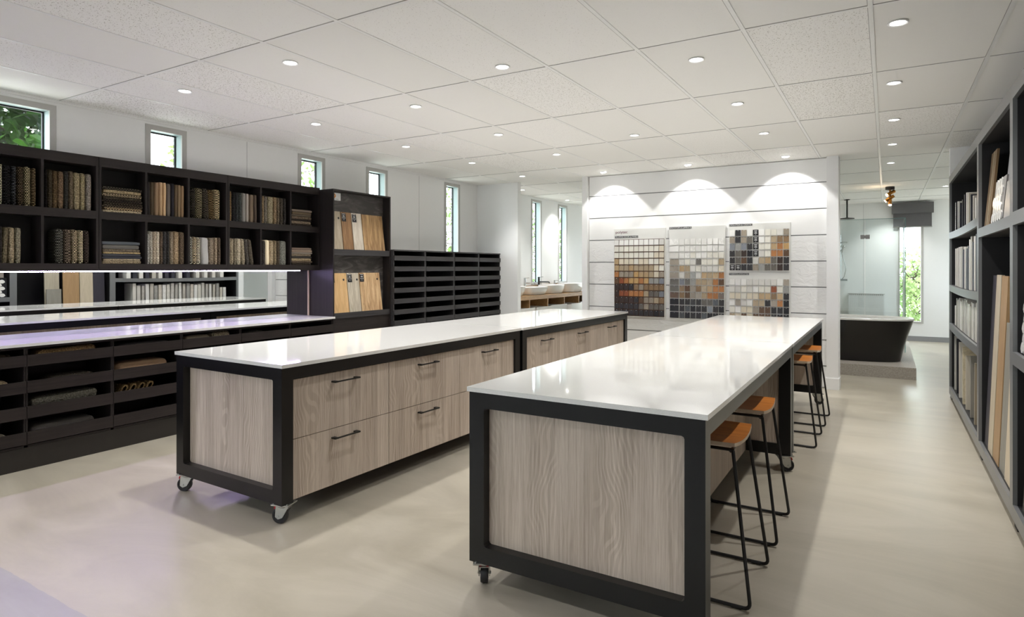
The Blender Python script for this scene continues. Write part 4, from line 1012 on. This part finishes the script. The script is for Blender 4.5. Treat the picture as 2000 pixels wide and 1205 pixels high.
# third level: a long row of pale tile samples
n3 = 24; y = 6.10
for i in range(n3):
    w = rr.choice([.045, .055, .06]); yy = 6.08 + i * (7.86 - 6.08) / (n3 - 1)
    h = .285 + rr.uniform(-.02, .035)
    if i >= 22: h = .20
    upright_tile('tile_sample', yy, sag_at(yy, .818, .008), w, .27 + rr.uniform(-.02, .02), h, cols3[i % 8], rr.choice(['oc_marble', 'oc_plain', 'oc_plain']),
                 'pale tile sample, %s from near end, third level of far shelf' % ORD[i], 'tile sample', 'pale tile samples on the third level', lean=rr.uniform(-.01, .02))
# second level
c2 = [(5.98, (232, 230, 222), .43), (6.09, (52, 52, 60), .45), (6.20, (226, 222, 214), .44), (6.31, (60, 60, 70), .40), (6.43, (190, 184, 172), .45), (6.55, (226, 222, 212), .43), (6.67, (58, 56, 64), .38), (6.79, (48, 48, 58), .36),
      (6.93, (230, 226, 216), .38), (7.09, (56, 56, 66), .36), (7.28, (218, 214, 204), .39), (7.45, (226, 222, 214), .39), (7.62, (214, 208, 198), .385), (7.80, (232, 228, 220), .38)]
for i, (yy, c, h) in enumerate(c2):
    upright_tile('tile_sample', yy, sag_at(yy, 1.226, .012), .07, .28, h, c, 'oc_plain', '%s tile sample, %s from near end, second level of the far shelf' % ('dark' if sum(c) < 300 else 'pale', ORD[i]), 'tile sample', 'tile panels on the second level', lean=rr.uniform(-.015, .03))
# top level: dark ridged panels behind, smaller boards in front
for i in range(9):
    yy = 5.95 + i * .20; h = .50 - i * .012
    upright_tile('ridged_tile', yy, sag_at(yy, 1.782, .012), .03, .14, h - .02, (52, 52, 56), 'oc_plain', 'dark ridged tile, %s from near end, back of top level' % ORD[i], 'tile sample', 'dark ridged tiles at the back of the top level', x0=RF + .255)
c1 = [(5.97, (226, 222, 214), .20), (6.14, (232, 230, 224), .185), (6.30, (206, 200, 190), .22), (6.48, (48, 48, 56), .25), (6.63, (176, 168, 152), .275), (6.80, (226, 222, 212), .30), (6.97, (50, 50, 58), .30), (7.16, (46, 46, 54), .27), (7.38, (54, 54, 62), .26), (7.58, (230, 226, 218), .29), (7.80, (40, 40, 44), .30)]
def ring_stack(e, w, d, h):
    for k in range(17): lathe(e, [(.0075, -.001), (.0075, 0)], 12, (-.0002, 0, .012 + k * (h - .02) / 17), 'x')
for i, (yy, c, h) in enumerate(c1):
    cc = (236, 234, 228) if i == 10 else c
    o = upright_tile('tile_board', yy, sag_at(yy, 1.782, .012), .03 if i else .05, .21, h, c, 'oc_plain', '%s sample board, %s from near end, front of top level' % ('dark' if sum(c) < 300 else 'pale', ORD[i]), 'tile sample', 'sample boards on the top level', lean=rr.uniform(-.01, .05))
    if i == 10:
        for q in range(14):
            e = newbm(); lathe(e, [(.011, -.003), (.011, 0)], 14, (-.0002, 0, .014 + q * .0205), 'x'); part('penny_tile', e, M['ceramic'], o)
o['label'] = 'dark board with a column of round white penny tiles, farthest on the top level'
# bottom level: large slabs
for i, (yy, c, h, w, ln, nm) in enumerate([(5.84, (206, 190, 158), .52, .03, .10, 'narrow cream slab leaning against the near side of the bottom level'), (5.98, (190, 168, 132), .53, .035, .12, 'tan slab leaning, second from the near side of the bottom level'),
                                           (6.22, (168, 156, 136), .50, .03, .08, 'grey-beige slab, third from the near side of the bottom level'), (6.50, (150, 146, 138), .52, .03, .0, 'mid grey slab in the middle of the bottom level'),
                                           (6.85, (206, 198, 182), .48, .03, .0, 'pale slab beyond the middle of the bottom level'), (7.12, (212, 200, 172), .53, .05, .02, 'large beige slab facing the aisle on the bottom level'),
                                           (7.45, (220, 216, 206), .54, .03, .0, 'white slab near the far end of the bottom level'), (7.70, (44, 44, 50), .55, .03, .0, 'black slab near the far end of the bottom level'), (7.92, (206, 204, 196), .56, .03, .0, 'pale grey slab at the far end of the bottom level')]):
    upright_tile('stone_slab', yy, .1405, w, .30, h, c, 'oc_marble' if i in (5, 1) else 'oc_plain', nm, 'slab', 'large slabs on the bottom level of the far shelf', lean=ln)
# boards facing the aisle, leaning back a little
def facing(name, y0, y1, zb, h, x, lean, t, col, kind, label, cat, group=None):
    b = newbm(); box(b, 0, t, -(y1 - y0) / 2, (y1 - y0) / 2, 0, h); bev(b, .001, 1)
    o = bpy.data.objects.new(name, mesh(name, b, M[kind])); COL.objects.link(o)
    o.location = (x, (y0 + y1) / 2, zb + t * math.sin(lean) + .0006); o.rotation_euler = (0, lean, 0); o.color = tuple(lin(c / 255) for c in col) + (1,)
    return tagp(o, label, cat, group)
GU = 'thin brown edged boards on the upper level of the second shelf'
for i, (y0, y1, c) in enumerate([(5.53, 5.61, (120, 98, 70)), (5.44, 5.52, (146, 128, 100)), (5.35, 5.43, (126, 102, 72))]):
    facing('edged_sample_board', y0, y1, 1.6905, .53, RF + .028, .085, .014, c, 'oc_grain', 'narrow brown edged sample board, %s from the far side on the upper level' % ORD[i], 'sample board', GU)
facing('grey_stone_slab', 4.70, 5.12, 1.6905, .52, RF + .07, .085, .012, (132, 130, 134), 'oc_plain', 'tall grey stone slab leaning behind the white hexagon mosaic', 'slab')
o = facing('mosaic_board', 4.86, 5.30, 1.6905, .29, RF + .036, .085, .010, (150, 146, 142), 'oc_plain', 'grey board with white hexagon mosaic leaning on the upper level', 'mosaic board')
for q in range(5):
    for p in range(4 if q % 2 else 5):
        if (p, q) in ((0, 4), (4, 4), (0, 2), (3, 3)): continue
        e = newbm(); cy = -.176 + p * .088 + (.044 if q % 2 else 0); cz = .040 + q * .054
        prism(e, [(cy + .041 * math.cos(PI / 6 + k * PI / 3), cz + .034 * math.sin(PI / 6 + k * PI / 3)) for k in range(6)], -.008, -.0005, 'x'); part('hexagon_tile', e, M['ceramic'], o)
facing('marbled_mosaic_board', 4.42, 4.82, 1.6905, .24, RF + .036, .085, .010, (176, 172, 168), 'oc_marble', 'small marbled mosaic board near the divider on the upper level', 'mosaic board')
GP = 'tall planks leaning in the second right shelf'
for i, (y0, y1, h, c, x, nm) in enumerate([(5.42, 5.60, 1.21, (60, 58, 68), .03, 'dark charcoal plank at the far side'), (5.215, 5.415, 1.215, (204, 192, 170), .028, 'pale ash plank beside the charcoal one'),
        (4.965, 5.205, 1.21, (178, 146, 108), .030, 'brown oak plank in the middle'), (4.73, 4.94, .92, (150, 148, 140), .032, 'shorter weathered grey plank'), (4.52, 4.71, .60, (222, 208, 184), .028, 'short cream plank nearest the divider')]):
    facing('tall_plank', y0, y1, .1405, h, RF + x, .042, .018, c, 'oc_grain', nm + ', leaning in the second right shelf', 'plank', GP)
facing('tall_plank', 4.72, 4.93, .1405, 1.20, RF + .075, .042, .018, (190, 182, 164), 'oc_grain', 'pale plank standing behind the shorter weathered grey one', 'plank', GP)
# third shelf
facing('pale_board', 3.72, 4.17, .9565, .62, RF + .075, .06, .012, (176, 168, 158), 'oc_grain', 'tall pale grey board behind the scalloped tiles', 'sample board')
o = facing('scalloped_tile_board', 3.76, 4.19, .9565, .30, RF + .030, .05, .010, (30, 30, 34), 'oc_plain', 'dark board of white scalloped tiles on the middle level at the right edge', 'tile board')
for q in range(5):
    for p in range(5):
        cy = -.170 + p * .080 + (.040 if q % 2 else 0); cz = .020 + q * .052
        if cy > .165: continue
        e = newbm(); prism(e, [(cy + .040 * math.cos(a), cz + .040 * math.sin(a)) for a in [PI * k / 12 for k in range(13)]] + [(cy - .014, cz - .016), (cy + .014, cz - .016)], -.006 - .0015 * (q % 2), -.0005, 'x'); part('scallop_tile', e, M['ceramic'], o)
for i, (y0, y1, c, h) in enumerate([(3.50, 3.72, (120, 116, 110), .30), (3.25, 3.46, (214, 210, 200), .32), (3.0, 3.2, (180, 176, 168), .28)]):
    facing('tile_board', y0, y1, .9565, h, RF + .03, .06, .012, c, 'oc_plain', '%s tile board on the middle level of the third right shelf' % ['dark grey', 'cream', 'light grey'][i], 'tile sample', 'tile boards on the middle level of the third shelf')
facing('dark_plank', 3.92, 4.14, .1405, .62, RF + .03, .05, .018, (70, 68, 66), 'oc_grain', 'dark grey plank leaning on the lower level at the right edge', 'plank')

# ------------------------------------------------------------------ bathroom corner
b = newbm(); box(b, -2.2, .318, 9.27, 12.6, 0, .15); bev(b, .002, 1)
solo('stone_step', b, M['step'], 'low stone tiled platform carrying the black bath', 'platform')
r = empty('freestanding_bath', (-.60, 9.90, .15), 'black freestanding bath with white inside on the stone platform', 'bath')
def oval(ax, ay, z, n=48, e=2.5):
    out = []
    for k in range(n):
        a = 2 * PI * k / n; c, s_ = math.cos(a), math.sin(a)
        out.append((ax * math.copysign(abs(c) ** (2 / e), c), ay * math.copysign(abs(s_) ** (2 / e), s_), z))
    return out
def loft(b, rings, cap0=True, cap1=True):
    R_ = [[b.verts.new(p) for p in rg] for rg in rings]; n = len(R_[0])
    for p, q in zip(R_, R_[1:]):
        for k in range(n): b.faces.new((p[k], p[(k + 1) % n], q[(k + 1) % n], q[k]))
    if cap0: b.faces.new(R_[0][::-1])
    if cap1: b.faces.new(R_[-1])
b = newbm(); loft(b, [oval(.74, .30, 0), oval(.765, .315, .012), oval(.80, .33, .16), oval(.85, .355, .36), oval(.905, .385, .53), oval(.915, .39, .555)], True, True); part('outer_shell', b, M['bath_black'], r, True)
b = newbm(); loft(b, [oval(.918, .392, .5555), oval(.922, .396, .575), oval(.915, .390, .583), oval(.885, .360, .584), oval(.865, .345, .575), oval(.80, .30, .30), oval(.74, .26, .12), oval(.60, .18, .10)], True, True)
part('white_inner_rim', b, M['ceramic'], r, True, 'white inside and rim')
# shower glass
r = empty('shower_screen', (-.25, 10.9, .15), 'frameless glass shower screen behind the black bath', 'shower screen')
b = newbm(); box(b, -.03, .487, -.005, .005, .002, 1.995); part('fixed_glass', b, M['shower_glass'], r)
b = newbm(); box(b, -1.45, -.036, -.005, .005, .002, 1.995); part('glass_door', b, M['shower_glass'], r)
b = newbm(); box(b, .479, .489, .006, 1.45, .002, 1.995); part('return_glass', b, M['shower_glass'], r)
b = newbm(); box(b, -1.45, .487, -.0055, .0055, 1.995, 2.001); box(b, .487, .492, -.0055, .006, .002, 2.0); box(b, .4785, .4895, .006, 1.45, 1.995, 2.001); part('polished_edge', b, M['glass_edge'], r)
for z in (1.73, .35):
    b = newbm(); box(b, -.095, -.04, -.012, .012, z - .032, z + .032); box(b, -.026, .03, -.012, .012, z - .032, z + .032); box(b, -.045, -.022, -.016, .016, z - .022, z + .022); bev(b, .002, 1); part('hinge', b, M['chrome'], r)
# rain shower
r = empty('ceiling_rain_shower', (-.64, 13.31, CEIL), 'black round rain shower head hanging from the ceiling', 'shower head')
b = newbm(); lathe(b, [(.05, 0), (.05, -.012), (.014, -.02), (.014, -.335), (.03, -.345)], 24); part('arm', b, M['black'], r, True)
b = newbm(); lathe(b, [(.03, -.345), (.125, -.356), (.125, -.368), (.118, -.370)], 40); part('head', b, M['black'], r, True)
# hand shower rail on the end wall
r = empty('shower_rail', (-.80, YE - .001, 1.15), 'chrome hand shower on a vertical rail on the end wall', 'shower rail')
b = newbm(); tube(b, [(0, -.05, .02), (0, -.05, .92)], .011); tube(b, [(0, 0, .06), (0, -.05, .06)], .010); tube(b, [(0, 0, .88), (0, -.05, .88)], .010); part('rail', b, M['chrome'], r, True)
b = newbm(); box(b, -.10, .12, -.12, -.03, .76, .78); bev(b, .004, 2); part('soap_shelf', b, M['chrome'], r)
b = newbm(); tube(b, [(0, -.05, .60), (.03, -.11, .63)], .014); tube(b, [(.02, -.10, .56), (.05, -.14, .68)], .012); lathe(b, [(.012, .66), (.05, .69), (.05, .70)], 20, (.05, -.14, 0)); part('hand_shower', b, M['chrome'], r, True)
b = newbm(); tube(b, round_path([(.02, -.10, .56), (.10, -.09, .25), (.06, -.06, .06), (0, -.02, .02)], .06), .007); part('hose', b, M['chrome'], r, True)
b = newbm(); box(b, -.12, .12, -.07, -.03, .0, .035); bev(b, .004, 2); part('mixer_bar', b, M['chrome'], r)
# radiator
r = empty('wall_radiator', (-.35, YE - .002, .20), 'white panel radiator low on the end wall behind the bath', 'radiator')
b = newbm(); box(b, -.31, .31, -.075, -.028, .02, .69)
part('panel', b, M['white_trim'], r)
for k in range(19):
    b = newbm(); box(b, -.297 + k * .033 - .008, -.297 + k * .033 + .008, -.083, -.0755, .05, .655); part('fin', b, M['white_trim'], r)
b = newbm(); box(b, -.318, .318, -.082, -.012, .691, .70)
for k in range(18): box(b, -.288 + k * .033, -.272 + k * .033, -.0828, -.082, .664, .688)
part('top_grille', b, M['win_trim'], r)
b = newbm(); box(b, -.25, -.22, -.0275, 0, .1, .6); box(b, .22, .25, -.0275, 0, .1, .6); part('bracket', b, M['white_trim'], r)
# blind
r = empty('roller_blind', (.42, YE, 2.19), 'grey roller blind with pelmet over the bathroom window', 'blind')
b = newbm(); box(b, -.335, .345, -.11, -.002, .275, .475); part('pelmet', b, M['blind'], r)
b = newbm(); box(b, -.31, .315, -.05, -.046, .02, .30); part('fabric', b, M['blind'], r)
b = newbm(); box(b, -.315, .32, -.056, -.040, 0, .0195); part('bottom_bar', b, M['zinc'], r)
# ceiling spot cluster
r = empty('ceiling_spot_cluster', (.045, 11.59, CEIL), 'brass ceiling light with three tilted lit spots', 'ceiling light')
b = newbm(); lathe(b, [(.065, 0), (.065, -.045), (.05, -.05)], 28); part('base', b, M['black'], r, True)
b = newbm(); tube(b, [(0, 0, -.045), (.01, 0, -.25)], .014); part('stem', b, M['brass'], r, True)
for (px, py, pz, dx, dy, dz) in ((.03, .0, -.09, -.13, -.10, -.08), (.02, -.01, -.17, -.13, -.02, -.09), (0, .0, -.20, .0, -.04, -.09)):
    p0 = Vector((px, py, pz)); d = Vector((dx, dy, dz)).normalized(); b = newbm(); tube(b, [p0 - d * .04, p0 + d * .10], .026, 18); sp_ = part('spot', b, M['brass'], r, True)
    b = newbm(); tube(b, [p0 + d * .1005, p0 + d * .106], .021, 18); part('bulb', b, M['warm_lamp'], sp_, True)
ld = bpy.data.lights.new('spot_glow', 'POINT'); ld.energy = 1.2; ld.color = (1, .75, .5); ld.shadow_soft_size = .03
lo = bpy.data.objects.new('spot_glow', ld); COL.objects.link(lo); lo.parent = r; lo.location = (-.16, -.12, -.22)

# ------------------------------------------------------------------ basins along the left wall past the divider
VX, VY0, VY1, VZ = -4.99, 8.32, 11.30, .95
r = empty('basin_bench', ((XL + VX) / 2, (VY0 + VY1) / 2, 0), 'long blond timber basin bench with white drawers under the slot windows', 'basin bench')
def B(b, x0, x1, a0, a1, z0, z1): box(b, x0 - r.location.x, x1 - r.location.x, a0 - r.location.y, a1 - r.location.y, z0, z1)
b = newbm(); B(b, XL + .01, VX, VY0, VY1, .885, VZ); bev(b, .002, 1); part('bench_top', b, M['timber_bench'], r)
b = newbm(); B(b, XL + .01, XL + .03, VY0, VY1, VZ, VZ + .14); part('back_ledge', b, M['timber_bench'], r)
divs = [8.34, 8.86, 9.50, 10.14, 10.76, 11.26]
for y in divs:
    b = newbm(); B(b, XL + .01, VX - .01, y - .012, y + .012, .1, .884); part('divider', b, M['timber_bench'], r)
b = newbm(); B(b, XL + .01, XL + .02, VY0, VY1, .1, .884); part('back_panel', b, M['timber_bench'], r)
for i in range(5):
    y0, y1 = divs[i] + .016, divs[i + 1] - .016; ex = (.10, .13, .05, .13, .02)[i]
    b = newbm(); B(b, VX - .02 + ex, VX + ex, y0, y1, .42, .765); bev(b, .002, 1); B(b, XL + .1, VX - .02 + ex, y0 + .01, y0 + .02, .45, .75); B(b, XL + .1, VX - .02 + ex, y1 - .02, y1 - .01, .45, .75); B(b, XL + .1, VX - .02 + ex, y0 + .02, y1 - .02, .45, .46)
    part('drawer', b, M['ceramic'], r, label='white drawer')
    b = newbm(); B(b, VX - .02, VX, y0, y1, .1, .415); part('drawer', b, M['ceramic'], r, label='white drawer')
def basin(y, wy, wx, h, e, label, top=1.0):
    r = empty('basin', (VX - .03 - wx / 2, y, VZ), label, 'basin', 'white countertop basins')
    b = newbm(); n = 40
    rings = [oval(wx * .36, wy * .36, 0, n, e), oval(wx * .40, wy * .42, .01, n, e), oval(wx * .48, wy * .485, h * .6, n, e), oval(wx * .5, wy * .5, h, n, e), oval(wx * .485, wy * .485, h + .004, n, e), oval(wx * .46, wy * .46, h - .004, n, e), oval(wx * .34, wy * .36, .045, n, e), oval(wx * .1, wy * .1, .035, n, e)]
    loft(b, rings); part('bowl', b, M['ceramic'], r, True)
    b = newbm(); lathe(b, [(.02, .036), (.02, .04), (.012, .043)], 16); part('waste', b, M['chrome'], r, True)
basin(8.66, .50, .40, .155, 2.2, 'round white basin nearest the dividing wall')
basin(9.30, .64, .36, .130, 5, 'rectangular white basin, second from the dividing wall')
basin(10.02, .62, .36, .150, 3, 'white basin in front of the black tap')
basin(10.82, .78, .36, .165, 2.4, 'largest white basin, farthest from the dividing wall')
def tap(x, y, mat, h, reach, label, curved=False):
    r = empty('basin_tap', (x, y, VZ), label, 'tap', 'basin taps')
    b = newbm(); lathe(b, [(.026, 0), (.026, .006), (.021, .008), (.021, h)], 20); part('body', b, mat, r, True)
    b = newbm()
    if curved: tube(b, round_path([(0, 0, h - .06), (.08, 0, h - .02), (reach, 0, h - .035)], .03), [.018] * 3 + [.014] * 20, 12) if False else tube(b, [(0, 0, h - .05), (.05, 0, h - .03), (.10, 0, h - .022), (reach, 0, h - .04)], .014, 12)
    else: tube(b, round_path([(0, 0, h - .065), (reach - .01, 0, h - .065), (reach, 0, h - .085)], .012), .0115, 12)
    part('spout', b, mat, r, True)
    b = newbm(); lathe(b, [(.0215, h + .001), (.0215, h + .022), (.015, h + .026)], 18); tube(b, [(0, 0, h + .018), (.09, .0, h + .026)], .004, 8); part('lever', b, mat, r, True)
tap(-5.44, 9.47, M['chrome'], .26, .17, 'chrome basin tap with upright body beside the first slot window')
tap(-5.44, 9.98, M['black'], .27, .22, 'matt black basin tap with long straight spout')
tap(-5.44, 10.62, M['chrome'], .20, .20, 'chrome basin tap with broad curved spout near the last window', True)
